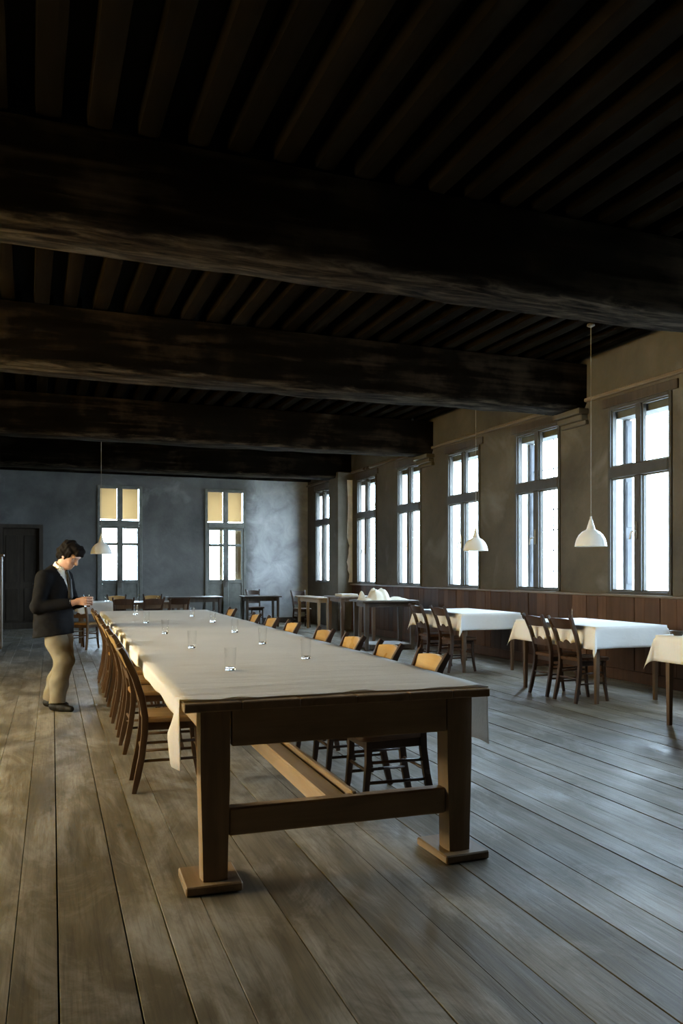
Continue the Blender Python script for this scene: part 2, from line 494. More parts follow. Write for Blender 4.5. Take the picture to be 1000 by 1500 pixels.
mb = MB()
for a, b, z0, z1 in wall_segments([(a, b, SILL, WTOP) for a, b in RW], YF-.4, YB+.45):
    mb.box(XR, XR+.30, a, b, z0, z1)
wr = tag(mb.build('wall_right', M['plaster']), kind='structure')
DZ = 2.46
mb = MB()
for a, b, z0, z1 in wall_segments([(a, b, 0, WTOP+.02) for a, b in BW] + [(-.74, .23, 0, DZ)], XL-.4, XR):
    mb.box(a, b, YB, YB+.20 if False else YB+.42, z0, z1)
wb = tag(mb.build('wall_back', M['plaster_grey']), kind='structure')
mb = MB()
for a, b, z0, z1 in wall_segments([(a, b, SILL, WTOP) for a, b in LW], YF-.4, YB):
    mb.box(XL-.42, XL, a, b, z0, z1)
wl = tag(mb.build('wall_left', M['plaster']), kind='structure')
wf = tag(MB().box(XL, XR, YF-.4, YF, -.18, ZC+.2).build('wall_front', M['plaster']), kind='structure')

# pier that carries the fourth beam
PX = 6.48
pier = MB().box(PX, XR, 17.16, 17.75, 0, 3.62, .012).build('wall_pier', M['plaster']); tag(pier, kind='structure')
# ragged white strip: fifth window's light on the pier put into the colour
mb = MB()
zz = np.linspace(1.10, 3.44, 26)
pts = [(XR-.012, z) for z in zz[::-1]]
edge = [(XR-.10 - .025*math.sin(z*9) - random.uniform(0, .03) if z < 2.1 else XR-.13 + .01*math.sin(z*5), z) for z in zz]
outl = pts + edge
n = len(outl)
mb.add([(x, 17.150, z) for x, z in outl] + [(x, 17.160, z) for x, z in outl], [tuple(range(n)), tuple(range(2*n-1, n-1, -1))] + [((k+1) % n, k, n+k, n+(k+1) % n) for k in range(n)])
strip = mb.build('bare_plaster_strip', M['light_strip'], wr)

# ---------------------------------------------------------------- windows of the right and left walls
def window(n, xi, ya, yb, side=1, handle=True, mat=None):
    """side=+1: interior lies at smaller x"""
    mat = mat or M['frame']
    w = empty('window_%d' % n, (xi, (ya+yb)/2, SILL), 0, kind='structure')
    H = WTOP-SILL; hw = (yb-ya)/2
    X0, X1 = (-.025, .075) if side > 0 else (-.075, .025)
    f = .046
    m = MB()
    m.box(X0, X1, -hw, -hw+f, 0, H, .006); m.box(X0, X1, hw-f, hw, 0, H, .006)
    m.box(X0, X1, -hw+f, hw-f, 0, f*.8, .006); m.box(X0, X1, -hw+f, hw-f, H-f, H, .006)
    m.build('frame', mat, w)
    t0, t1 = 2.52-SILL, 2.665-SILL
    tr = MB().box(X0-.012*side, X1, -hw+f, hw-f, t0, t1, .01).build('transom', mat, w)
    MB().box(X0-.012, X1, -.060, .060, f*.8, t0, .012).build('mullion', mat, w)
    MB().box(X0, X1, -.045, .045, t1, H-f, .008).build('mullion', mat, w)
    # sash rims
    for s0, s1, z0, z1 in ((-hw+f, -.055, f*.8, t0), (.055, hw-f, f*.8, t0), (-hw+f, -.045, t1, H-f), (.045, hw-f, t1, H-f)):
        r = .017
        g = MB().box(.020, .026, s0+r, s1-r, z0+r, z1-r).build('pane', M['pane'], w)
        m = MB()
        m.box(.005, .045, s0, s0+r, z0, z1); m.box(.005, .045, s1-r, s1, z0, z1)
        m.box(.005, .045, s0+r, s1-r, z0, z0+r); m.box(.005, .045, s0+r, s1-r, z1-r, z1)
        m.build('sash', mat, w)
    if handle:
        m = MB().box(X0-.03, X0-.01, -.018, .018, .67, .89, .006)
        m.sweep([(X0-.03, 0, .77), (X0-.06, 0, .77), (X0-.075, .03, .75), (X0-.075, .05, .67)], .011, 6)
        m.build('handle', M['metal'], w)
    return w
order = range(len(RW))
for i in order:
    a, b = RW[i]
    w = window(i+1, XR, a, b)
for i, (a, b) in enumerate(LW):
    window(11+i, XL, a, b, -1, False)
# outer reveals: pale plastered jambs
for i, (a, b) in enumerate(RW):
    m = MB()
    m.box(XR+.09, XR+.305, b-.03, b+.001, SILL, WTOP)
    m.box(XR+.09, XR+.305, a-.001, a+.03, SILL, WTOP)
    m.box(XR+.09, XR+.34, a+.03, b-.03, SILL-.001, SILL+.03)
    tag(m.build('trim_%d' % (20+i), M['outer']), kind='structure')

for i, (a, b) in enumerate(RW):
    tag(MB().box(XR+.09, XR+.305, a+.03, b-.03, WTOP-.14, WTOP+.001).build('trim_%d' % (60+i), plain('shaded_grey_lintel', (.10, .105, .11), .9, noise=.2, scale=6)), kind='structure')  # shade under the lintel put into its darker grey
# slate grey outer shutters folded against the far reveal, and an iron grille outside the second window
slate = plain('slate_grey_shutter_paint', (.030, .034, .042), .7, noise=.3, scale=7)
for i in (0, 1):
    a, b = RW[i]
    sh_ = MB()
    sh_.box(XR+.20, XR+.31, b-.075, b-.032, SILL+.04, WTOP-.15, .004)
    for k in range(3): sh_.box(XR+.215, XR+.295, b-.083, b-.0751, SILL+.12+.72*k, SILL+.70+.72*k, .003)
    tag(sh_.build('trim_%d' % (40+i), slate), kind='structure')
gr = MB()
a, b = RW[1]
for k in range(6): gr.box(XR+.26, XR+.272, a+.03, b-.031, SILL+.28+.30*k, SILL+.295+.30*k)
for k in range(2): gr.box(XR+.273, XR+.285, a+.12+.42*k, a+.134+.42*k, SILL+.03, WTOP-.14)
tag(gr.build('trim_50', slate), kind='structure')

# wooden head boards and picture rail over the windows, between the beams
BEAMS = [(5.20, 5.70), (8.80, 9.38), (13.18, 13.75), (17.25, 17.85)]
rails = [(5.9, 8.80), (9.38, 13.18), (13.75, 17.16), (17.85, 20.38)]
for i, (a, b) in enumerate(rails):
    m = MB()
    m.box(XR-.055, XR, a, b, 3.585, 3.635, .012)
    tag(m.build('trim_%d' % (1+i), M['cap']), kind='structure')
for i, (a, b) in enumerate(RW):
    tag(MB().box(XR-.03, XR, a-.10, b+.10, WTOP+.001, 3.545, .006).build('trim_%d' % (5+i), M['darkwood']), kind='structure')

# stone corbels under the beam ends
def corbel(y0, y1, ztop):
    o = empty('corbel', (XR, (y0+y1)/2, ztop), 0, label=None, cat=None)
    h = (y1-y0)/2
    MB().box(-.17, 0, -h, h, -.075, 0, .01).build('upper_moulding', M['plaster'], o)
    MB().box(-.11, 0, -h+.03, h-.03, -.15, -.076, .012).build('middle_moulding', M['plaster'], o)
    MB().box(-.07, 0, -h, h-.04, -.21, -.151, .012).build('lower_moulding', M['plaster'], o)
    return tag(o, kind='structure')
for (a, b) in BEAMS[:3]:
    corbel(a-.05, b-.05, 3.50)

# ---------------------------------------------------------------- wainscot on the right wall
ws = MB().box(XR-.012, XR, YF, 17.16, .0, 1.035).build('wall_wainscot', M['darkwood']); tag(ws, kind='structure')
y = YF+.02
k = 0
while y < 17.1:
    w = random.choice((.17, .22, .26, .30)); w = min(w, 17.15-y)
    if y > 2:
        p_ = random.uniform(.010, .018)
        MB().box(XR-.012-p_, XR-.012, y+.003, y+w-.003, .14, 1.035, .003).build('board', M['wainscot'], ws)
    y += w
MB().box(XR-.04, XR-.012, YF, 17.15, 0, .139, .006).build('skirting', M['wainscot'], ws)
MB().box(XR-.085, XR, YF, 17.15, 1.036, 1.068, .008).build('cap_rail', M['cap'], ws)
tag(MB().box(XL, .999, YB-.03, YB, .0, .14).build('baseboard_back', M['darkwood']), kind='structure')
tag(MB().box(5.6, XR, YB-.03, YB, 0, .14).build('baseboard_corner', M['darkwood']), kind='structure')

# ---------------------------------------------------------------- ceiling: boards, joists, beams
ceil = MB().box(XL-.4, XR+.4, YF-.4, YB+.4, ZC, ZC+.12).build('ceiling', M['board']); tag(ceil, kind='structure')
ZJ = 4.10
bays = [(2.2, 5.20), (5.70, 8.80), (9.38, 13.18), (13.75, 17.25), (17.85, 20.38)]
for bi, (a, b) in enumerate(bays):
    x = XL + .12 + random.uniform(0, .1)
    while x < XR - .1:
        w = random.uniform(.135, .165); sk = random.uniform(-.02, .02)
        y0, y1 = a-.24, b+.24
        if bi == 0: y0 = 2.2
        if bi == 4: y1 = 20.38
        dz = random.uniform(-.012, .008)
        L_ = y1-y0
        m = MB()
        pts = [(random.uniform(-.008, .008) + sk*t, L_*t, .11+dz+random.uniform(-.005, .005)) for t in (0, .33, .66, 1)]
        m.sweep(pts, (w/2, .105), 8, 'box', up=(1, 0, 0))
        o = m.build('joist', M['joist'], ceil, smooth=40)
        o.location = (x, y0, ZJ)
        x += random.uniform(.275, .315)
for bi, (a, b) in enumerate(BEAMS + [(0.6, 1.15), (20.1, 20.4)]):
    zb, zt = 3.50, ZJ-.012
    if bi == 5: zb = 3.72
    # hewn beam, lower edges waney and worn
    nseg = 26
    xs = np.linspace(XL, XR, nseg)
    vs = []; fs = []
    for x in xs:
        j = [random.uniform(-.018, .018) for _ in range(6)]
        if bi == 5: j = [q*.2 for q in j]
        ch = .055 + abs(j[4])*1.5
        sag = -.03*math.sin(math.pi*(x-XL)/(XR-XL)) if bi != 5 else 0
        y0, y1 = a, b
        vs += [(x, y0, zt), (x, y0+j[0], zb+ch+sag), (x, y0+ch*.8, zb+j[1]*.7+sag), (x, (y0+y1)/2, zb-.008+j[2]*.5+sag), (x, y1-ch*.8, zb+j[3]*.7+sag), (x, y1+(j[5] if bi != 5 else 0), zb+ch+sag), (x, y1, zt)]
    for i in range(nseg-1):
        for k in range(6):
            fs.append((i*7+k, i*7+k+1, (i+1)*7+k+1, (i+1)*7+k))
        fs.append((i*7+6, i*7, (i+1)*7, (i+1)*7+6))
    fs.append(tuple(range(7))); fs.append(tuple(range((nseg-1)*7, nseg*7)))
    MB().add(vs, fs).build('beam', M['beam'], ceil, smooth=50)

# ---------------------------------------------------------------- french doors and dark door in the back wall
def french_door(n, xa, xb, inner_shutters):
    d = empty('door_%d' % n, ((xa+xb)/2, YB, 0), 0, kind='structure')
    hw = (xb-xa)/2; H = WTOP+.02; f = .07
    mt = M['frame_green']
    m = MB()
    m.box(-hw, -hw+f, -.03, .07, 0, H, .006); m.box(hw-f, hw, -.03, .07, 0, H, .006); m.box(-hw+f, hw-f, -.03, .07, H-f, H, .006)
    m.build('frame', mt, d)
    MB().box(-hw+f, hw-f, -.045, .06, 2.46, 2.60, .012).build('transom', mt, d)
    MB().box(-.062, .062, -.03, .06, 2.60, H-f, .008).build('mullion', mt, d)
    MB().box(-.07, .07, -.045, -.0205, .02, 2.455, .006).build('cover_strip', mt, d)
    for s in (-1, 1):
        x0, x1 = (-hw+f, -.001) if s < 0 else (.001, hw-f)
        # upper light with a blind hung outside
        u0, u1 = (x0, -.062) if s < 0 else (.062, x1)
        MB().box(u0, u1, .012, .018, 2.60, H-f).build('pane', M['pane'], d)
        MB().box(u0+.0, u1-.002 if s < 0 else u1-.02, .071, .076, 2.63, H-.01, .0).build('blind', M['blind'], d)
        r = .052
        l = MB()
        l.box(x0, x0+r, -.02, .03, .01, 2.46, .005); l.box(x1-r, x1, -.02, .03, .01, 2.46, .005)
        l.box(x0+r, x1-r, -.02, .03, .01, .10, .0); l.box(x0+r, x1-r, -.02, .03, 1.04, 1.14, .005); l.box(x0+r, x1-r, -.02, .03, 2.40, 2.459)
        lo = l.build('leaf', mt, d)
        MB().box(x0+r, x1-r, -.004, .016, .10, 1.04, .006).build('panel', mt, lo)
        MB().box(x0+r, x1-r, -.016, .026, 1.985, 2.055, .004).build('glazing_bar', mt, lo)
        MB().box(x0+r, x1-r, .002, .008, 1.14, 2.00).build('pane', M['pane'], lo)
        MB().box(x0+r, x1-r, .002, .008, 2.035, 2.40).build('pane', M['pane'], lo)
    m = MB().box(-.035, .035, -.055, -.0455, .95, 1.25, .003)
    m.sweep([(0, -.055, 1.1), (0, -.085, 1.1), (.04, -.095, 1.1), (.11, -.095, 1.095)], .011, 6)
    m.build('handle', M['metal'], d)
    pass
    if inner_shutters:
        for x0, x1 in inner_shutters:
            MB().box(x0, x1, .10, .14, 1.12, 2.42, .006).build('shutter_leaf', M['shutter'], d)
    return d
french_door(1, *BW[0], None)
french_door(2, *BW[1], [(-.13, -.05), (.28, .45)])

d = empty('door_3', (-.255, YB+.10, 0), 0, kind='structure')
MB().box(-.484, .484, .051, .09, 0, DZ-.001).build('backing', M['darkwood'], d)
m = MB(); m.box(-.484, -.40, -.13, .05, 0, DZ-.001, .0); m.box(.40, .484, -.13, .05, 0, DZ-.001); m.box(-.40, .40, -.13, .05, DZ-.09, DZ-.001)
m.build('frame', M['darkwood'], d)
lf = MB().box(-.395, .395, 0, .04, .01, DZ-.095, .006).build('leaf', M['darkwood'], d)
for z0, z1 in ((.18, .95), (1.10, 2.2)):
    for s in (-1, 1):
        MB().box(s*.2-.14, s*.2+.14, -.012, -.001, z0, z1, .008).build('panel', M['darkwood'], lf)
MB().sweep([(.33, 0, 1.05), (.33, -.05, 1.05), (.25, -.06, 1.05)], .01, 6).build('handle', M['metal'], d)

# ---------------------------------------------------------------- outside: pale house across the street, ground
street = tag(MB().box(-40, 60, -40, 80, -3.2, -3.0).build('ground', plain('pale_gravel_ground', (.55, .53, .48), .9, noise=.15, scale=1)), kind='structure')
house = empty('house', (33, 16, -3.0), 0, label='pale plastered house seen through the right windows across the street', cat='house')
hm = plain('pale_house_plaster', (.82, .78, .70), .9, noise=.08, scale=.6)
mb = MB()
hh = [(y-9.5, y-8.5, 3.6, 5.2) for y in range(0, 19, 3)]
for a, b, z0, z1 in [(c, d_, e, f_) for c, d_, e, f_ in []]: pass
c = -11.0
for a, b, z0, z1 in hh:
    mb.box(0, .4, c, a, 0, 7.2); mb.box(0, .4, a, b, 0, z0); mb.box(0, .4, a, b, z1, 7.2); c = b
mb.box(0, .4, c, 12, 0, 7.2)
mb.build('wall', hm, house)
MB().box(-.4, 6, -11.5, 12.5, 7.2, 7.5).build('eaves', hm, house)
for a, b, z0, z1 in hh:
    wdw = MB().box(.12, .2, a, b, z0, z1).build('window_frame', M['outer'], house)
    MB().box(.09, .119, a+.08, b-.08, z0+.08, z1-.08).build('pane', M['pane'], wdw)

# ================================================================ furniture
# ---------------------------------------------------------------- chairs
def make_chair(name, wood_m, rail_m, seat_m, label, group):
    """origin on the floor below the seat centre, +x is the way the sitter faces"""
    t = empty(name, label=label, cat='chair', group=group)
    # seat: rounded trapezoid, slightly dished
    out = []
    def corner(cx, cy, r, a0, a1):
        for k in range(5):
            a = math.radians(a0 + (a1-a0)*k/4)
            out.append((cx+r*math.cos(a), cy+r*math.sin(a)))
    corner(.14, .13, .065, 0, 90); corner(-.16, .135, .03, 90, 180)
    corner(-.16, -.135, .03, 180, 270); corner(.14, -.13, .065, 270, 360)
    n = len(out); vs = []; fs = []
    for z, sc in ((.425, .97), (.432, 1.0), (.452, 1.0), (.460, .96), (.456, .6)):
        vs += [(x*sc, y*sc, z) for x, y in out]
    for i in range(4):
        for k in range(n): fs.append((i*n+k, i*n+(k+1) % n, (i+1)*n+(k+1) % n, (i+1)*n+k))
    fs.append(tuple(range(n-1, -1, -1))); fs.append(tuple(range(4*n, 5*n)))
    MB().add(vs, fs).build('seat', seat_m, t, smooth=40)
    m = MB()
    m.box(-.165, .150, .125, .150, .375, .424, .004); m.box(-.165, .150, -.150, -.125, .375, .424, .004)
    m.box(.135, .158, -.124, .124, .375, .424, .004); m.box(-.172, -.150, -.124, .124, .375, .424, .004)
    m.build('seat_frame', wood_m, t)
    post = [(-.245, 0), (-.222, .10), (-.198, .22), (-.180, .36), (-.178, .46), (-.198, .58), (-.235, .70), (-.280, .80), (-.305, .855), (-.325, .885)]
    for s in (-1, 1):
        ps = []; rr = []
        for x, z in post:
            ps.append((x, s*(.150 + .018*abs(z-.45)/.45 + (.012 if z > .84 else 0)), z))
            w = .017 if z < .8 else .015
            rr.append((w, .021 - (.006 if z < .05 else 0) - (.004 if z > .8 else 0)))
        MB().sweep(ps, rr, 8, 'box', up=(0, 1, 0)).build('back_post', wood_m, t, smooth=40)
        MB().sweep([(.140, s*.138, .424), (.143, s*.140, .30), (.158, s*.143, .14), (.185, s*.147, 0)], [(.019, .019), (.018, .018), (.016, .016), (.013, .014)], 8, 'box', up=(0, 1, 0)).build('leg', wood_m, t, smooth=40)
        for z in (.19, .30):
            xr = -.20 if z < .25 else -.187
            MB().sweep([(xr, s*.151, z), (.145, s*.141, z)], .0095, 7).build('stretcher', wood_m, t, smooth=True)
    MB().sweep([(.147, -.14, .255), (.147, .14, .255)], .0095, 7).build('stretcher', wood_m, t, smooth=True)
    MB().sweep([(-.193, -.15, .245), (-.193, .15, .245)], .0095, 7).build('stretcher', wood_m, t, smooth=True)
    # curved rails
    def rail(z0f, z1f, bow, th):
        vs = []; fs = []; K = 13
        for i in range(K):
            u = -1 + 2*i/(K-1)
            y = u*.158
            for (zz, q) in ((z0f(u), 0), (z1f(u), 0), (z1f(u), 1), (z0f(u), 1)):
                xx = np.interp(zz, [p[1] for p in post], [p[0] for p in post])
                vs.append((xx + (th/2 if q == 0 else -th/2) - bow*(1-u*u), y, zz))
        for i in range(K-1):
            for k in range(4): fs.append((i*4+k, i*4+(k+1) % 4, (i+1)*4+(k+1) % 4, (i+1)*4+k))
        fs += [(3, 2, 1, 0), tuple((K-1)*4+k for k in range(4))]
        return MB().add(vs, fs)
    rail(lambda u: .755+.006*u*u, lambda u: .868-.012*u*u, .022, .018).build('top_rail', rail_m, t, smooth=45)
    rail(lambda u: .545, lambda u: .612 + .030*max(0, 1-(abs(u)/.33)**2)**.5 - .010*math.sin(abs(u)*6), .014, .016).build('middle_rail', wood_m, t, smooth=45)
    return t

TB = empty('dining_table', (1.295, 3.31, 0), -math.radians(2.0), label='very long heavy wooden dining table standing on plank foot blocks', cat='table')
def tw(x, y):      # long-table coordinates to room coordinates
    a = -math.radians(2.0)
    return 1.295 + x*math.cos(a) - y*math.sin(a), 3.31 + x*math.sin(a) + y*math.cos(a)
TA = -math.radians(2.0)
TL = 8.07; TH = .80
mb = MB()
ws_ = [-.715, -.47, -.21, .05, .30, .52, .715]
for i in range(6):
    MB().box(ws_[i]+.001, ws_[i+1]-.001, random.uniform(-.004, .004), TL, TH-.038, TH-random.uniform(0, .0015), .005).build('table_board', M['oak_y'], TB)
LX, LYN = .60, .04
for s in (-1, 1):
    for y0 in (.035, TL-.165):
        vs = []
        for z, wx in ((.04, .058), (.20, .062), (.45, .070), (TH-.039, .072)):
            vs.append(((s*.575, y0+.065, z), (wx, .062)))
        m = MB().sweep([v[0] for v in vs], [v[1] for v in vs], 8, 'box', up=(1, 0, 0))
        m.build('leg', M['oak_v'], TB, smooth=30)
        m = MB()
        rot = random.uniform(-.05, .05)
        b = MB()
        if s < 0: b.box(-.12, .12, -.085, .17, 0, .038, .006)
        else: b.box(-.12, .11, -.09, .21, 0, .038, .006)
        o = b.build('foot_block', M['oak_y'], TB); o.location = (s*.575 + (.02 if s > 0 else -.01), y0+.05, .0015); o.rotation_euler = (0, 0, rot)
for y0 in (.045, TL-.085):
    MB().box(-.504, .504, y0-.006, y0+.04, .605, TH-.039, .003).build('apron', M['oak'], TB)
    MB().box(-.515, .515, y0+.02, y0+.085, .215, .335, .008).build('cross_stretcher', M['oak'], TB)
for s in (-1, 1):
    MB().box(s*.575-.02, s*.575+.02, .166, TL-.166, .62, TH-.039, .004).build('apron', M['oak_y'], TB)
MB().box(.0-.055, .045, .106, TL-.06, .232, .325, .008).build('long_stretcher', M['oak_y'], TB)
MB().box(.060, .085, .106, TL-.06, .25, .345, .005).build('long_stretcher', M['oak_y'], TB)
for y0 in (2.7, 5.35):
    for s in (-1, 1):
        MB().box(s*.05+.0-.045, s*.05+.045, y0, y0+.09, .33, TH-.039, .005).build('inner_post', M['oak_v'], TB) if False else None

# table linen of the long table, one long sheet
def long_cloth():
    ny = 214; top = np.linspace(-.722, .722, 27); K = 8
    Y0, Y1 = .055, TL+.30
    rng = random.Random(3)
    ph = [rng.uniform(0, 6.28) for _ in range(8)]
    vs = []
    for j in range(ny):
        t = j/(ny-1)
        y = Y0 + .012*j if j < 26 else Y0 + .30 + (TL+.012-Y0-.30)*(j-25)/(ny-26)
        def hang(s):
            e = max(0.0, min(1.0, 2.4-(y-Y0)/.062)) if s < 0 else max(0.0, min(1.0, 1.9-(y-Y0)/.30))
            f = max(0.0, 1-(TL-y)/.5)
            e = e*e*(3-2*e); f = f*f*(3-2*f)
            base = .072 + .008*math.sin(y*5.1+ph[0]) + .006*math.sin(y*11+ph[1])
            return base + (.215 if s < 0 else .20)*e + .21*f
        def zt(x):
            bump = .0012*math.sin(y*3.1+x*2+ph[2]) + .001*math.sin(y*9+x*1.3+ph[3]) + .0008*math.sin(17*y-4*x)
            return TH + .0045 + bump
        for s in (-1, 1):
            pass
        row = []
        h = hang(-1)
        for k in range(K, 0, -1):
            d = h*k/K
            near = max(0.0, 1-(y-Y0)/.35)
            row.append((-.726 - .004*math.sin(y*7+ph[4])*(d/.1) - .002*(k/K) - .055*min(1, max(0, (y-Y0)/.12))*near*min(1, max(0, d-.07)/.08), y, TH+.002 - d))
        for i, x in enumerate(top):
            yy = y
            if j < 3:
                yy = y + (1-j/3)*(.012*math.sin(x*6+1.0) + .008*math.sin(x*15) + .022*x*0)
            curl = 0
            if j == 0: curl = .010*max(0, math.sin(x*11+.6))**6 + .006*max(0, math.sin(x*5-1))**4
            row.append((x, yy, zt(x) + curl))
        h = hang(1)
        for k in range(1, K+1):
            d = h*k/K
            row.append((.726 + .004*math.sin(y*6+ph[5])*(d/.12) + .002*(k/K), y, TH+.002 - d))
        vs.append(row)
    nx = len(vs[0])
    flat = [v for r in vs for v in r]
    # far end falls over the table end
    for q in range(1, 7):
        d = .045*q
        for i in range(nx):
            x, y, z = vs[-1][i]
            if K <= i < nx-K:
                flat.append((x, TL+.016+.01*math.sin(x*9)*q/6, TH+.003-d))
            else:
                flat.append((x, TL+.016, min(z, TH+.003-d) if False else z - .0*d))
    fs = []
    for j in range(ny-1):
        for i in range(nx-1):
            fs.append((j*nx+i, j*nx+i+1, (j+1)*nx+i+1, (j+1)*nx+i))
    for q in range(6):
        for i in range(K, nx-K-1):
            a = (ny-1+q)*nx
            fs.append((a+i, a+i+1, a+nx+i+1, a+nx+i))
    me = bpy.data.meshes.new('long_cloth'); me.from_pydata(flat, [], fs)
    bm = bmesh.new(); bm.from_mesh(me)
    bmesh.ops.delete(bm, geom=[v for v in bm.verts if not v.link_faces], context='VERTS')
    bmesh.ops.recalc_face_normals(bm, faces=bm.faces[:]); bm.to_mesh(me); bm.free()
    me.polygons.foreach_set('use_smooth', [True]*len(me.polygons))
    x, y = tw(0, 0)
    o = link('tablecloth', me, M['linen'], None, (x, y, 0), TA)
    sm = o.modifiers.new('thickness', 'SOLIDIFY'); sm.thickness = .002; sm.offset = 1
    tag(o, 'very long off white linen cloth laid along the heavy wooden table', 'tablecloth')
    return o
long_cloth()

ordn = ['nearest', 'second', 'third', 'fourth', 'fifth', 'sixth', 'seventh', 'eighth', 'ninth', 'farthest']
cL = make_chair('dining_chair', M['chair'], M['chair_rail'], M['rush'], 'x', 'chairs on the left side of the long table')
cR = make_chair('dining_chair', M['dchair'], M['chair_rail'], M['dchair_seat'], 'x', 'chairs on the right side of the long table')
cD = make_chair('dining_chair', M['dchair'], M['dchair'], M['dchair_seat'], 'x', 'x')
first = {}
def put(proto, x, y, rz, label, group, dz=0.0):
    if proto.name not in first:
        first[proto.name] = 1; o = proto
    else:
        o = copy_tree(proto)
    o.location = (x, y, dz); o.rotation_euler = (0, 0, rz)
    o['label'] = label; o['group'] = group
    return o
LY = [5.17, 6.28, 6.92, 7.56, 8.48, 9.12, 9.74, 10.32]
for i, y in enumerate(LY):
    n_ = ordn[i] if i < len(LY)-1 else 'farthest'
    ex = tw(-.715, y-3.31)[0]
    put(cL, ex + .186 + random.uniform(-.012, .012), y, TA + random.uniform(-.035, .035),
        '%s wooden chair from the near end on the left side of the long table' % n_, 'chairs on the left side of the long table', .0)
RY = [4.20, 4.84, 5.52, 6.22, 7.20, 8.00, 8.75, 10.1]
for i, y in enumerate(RY):
    n_ = ordn[i] if i < len(RY)-1 else 'farthest'
    ex = tw(.715, y-3.31)[0]
    put(cR, ex - .186 + random.uniform(-.01, .012), y, math.pi + TA + random.uniform(-.03, .03),
        '%s honey backed chair from the near end on the right side of the long table' % n_, 'chairs on the right side of the long table')

# ---------------------------------------------------------------- smaller tables with white cloths along the windows
def make_table(name, sx, sy, h, leg, mat, label, group=None, taper=.72, apron=.09, top=.03):
    t = empty(name, label=label, cat='table', group=group)
    MB().box(-sx/2, sx/2, -sy/2, sy/2, h-top, h, .004).build('tabletop', mat, t)
    ix, iy = sx/2-.05-leg/2, sy/2-.05-leg/2
    for a in (-1, 1):
        for b in (-1, 1):
            MB().sweep([(a*ix, b*iy, 0), (a*ix, b*iy, h*.6), (a*ix, b*iy, h-top)], [leg/2*taper, leg/2*.95, leg/2], 8, 'box', up=(1, 0, 0)).build('leg', mat, t, smooth=30)
    q = leg/2
    for b in (-1, 1):
        MB().box(-ix+q, ix-q, b*iy-.011, b*iy+.011, h-top-apron, h-top, .002).build('apron', mat, t)
        MB().box(b*ix-.011, b*ix+.011, -iy+q, iy-q, h-top-apron, h-top, .002).build('apron', mat, t)
    return t

def drape(sx, sy, h, hx, hy, seed, flat_side=-1, K=8):
    """rectangular cloth over a table; corners fall in pointed folds"""
    rng = random.Random(seed)
    ph = [rng.uniform(0, 6.28) for _ in range(8)]
    ax = sx/2+.004; ay = sy/2+.004
    xs = list(-ax - hx*np.linspace(1, 0, K+1)[:-1]) + list(np.linspace(-ax, ax, 15)) + list(ax + hx*np.linspace(0, 1, K+1)[1:])
    ys = list(-ay - hy*np.linspace(1, 0, K+1)[:-1]) + list(np.linspace(-ay, ay, 21)) + list(ay + hy*np.linspace(0, 1, K+1)[1:])
    vs = []
    for y in ys:
        for x in xs:
            dx = max(0, abs(x)-ax); dy = max(0, abs(y)-ay)
            sgx = 1 if x > 0 else -1; sgy = 1 if y > 0 else -1
            cx_ = max(-ax, min(ax, x)); cy_ = max(-ay, min(ay, y))
            r = math.hypot(dx, dy)
            if r == 0:
                vs.append((x, y, h + .003 + .0008*math.sin(7*x+ph[0])*math.sin(6*y+ph[1]))); continue
            th = math.atan2(dy, dx)
            fl = .05 + .22*math.sin(2*th)**1.3 if dx > 0 and dy > 0 else .05
            if dx > 0 and dy == 0:
                rip = .010*math.sin(y*8+ph[2]+sgx)*r/.2
                if sgx == flat_side: rip *= .2; fl = .02
                edge = max(0, abs(y)-ay+.16)/.16
                vs.append((sgx*(ax + .004 + r*fl + rip), y, h + .003 - r*.995))
            elif dy > 0 and dx == 0:
                rip = .012*math.sin(x*9+ph[3]+sgy)*r/.2
                vs.append((x, sgy*(ay + .004 + r*fl + rip), h + .003 - r*.995))
            else:
                ox = r*fl*math.cos(th) ; oy = r*fl*math.sin(th)
                vs.append((sgx*(ax+.004+ox+r*.02), sgy*(ay+.004+oy+r*.02), h+.003 - r*math.sqrt(max(.2, 1-fl*fl))))
    nx = len(xs)
    fs = [(j*nx+i, j*nx+i+1, (j+1)*nx+i+1, (j+1)*nx+i) for j in range(len(ys)-1) for i in range(nx-1)]
    me = bpy.data.meshes.new('drape'); me.from_pydata(vs, [], fs)
    me.polygons.foreach_set('use_smooth', [True]*len(me.polygons)); me.update()
    return me

pos = ['farthest', 'middle', 'nearest']
TABS = [(5.74, 10.08, 1.46), (5.73, 7.36, 1.42), (5.60, 4.95, 1.42)]
tproto = make_table('side_table', .90, 1.42, .785, .052, M['twood'], 'x', 'cloth covered tables by the windows')
for i, (x, y, ly) in enumerate(TABS):
    o = tproto if i == 0 else copy_tree(tproto)
    o.location = (x, y, 0)
    lab = ['brown four legged table under white cloth beside the table with the cloth heap',
           'brown four legged table under white cloth with a glass on it by the window',
           'brown four legged table under white cloth cut off at the right edge'][i]
    tag(o, lab, 'table', 'cloth covered tables by the windows')
    c = link('tablecloth', drape(.90, 1.42, .785, .23, .22, i+1), M['cloth'], None, (x, y, 0))
    sm = c.modifiers.new('thickness', 'SOLIDIFY'); sm.thickness = .0015; sm.offset = 1
    tag(c, ['white cloth on the farther window table, next to the cloth heap table', 'white cloth with a glass on it, below the blue white lamp', 'white cloth on the window table cut off at the right edge'][i], 'tablecloth', 'white cloths on the window tables')
DCH = [(10.32, 'left chair of two dark chairs at the farther clothed window table', 5.46), (9.66, 'right chair of two dark chairs at the farther clothed window table', 5.46),
       (7.46, 'left chair of two dark chairs at the window table below the blue white lamp', 5.48), (6.99, 'right chair of two dark chairs at the window table below the blue white lamp', 5.47)]
for y, lab, x in DCH:
    put(cD, x-.07, y, random.uniform(-.05, .05), lab, 'dark chairs at the window tables')

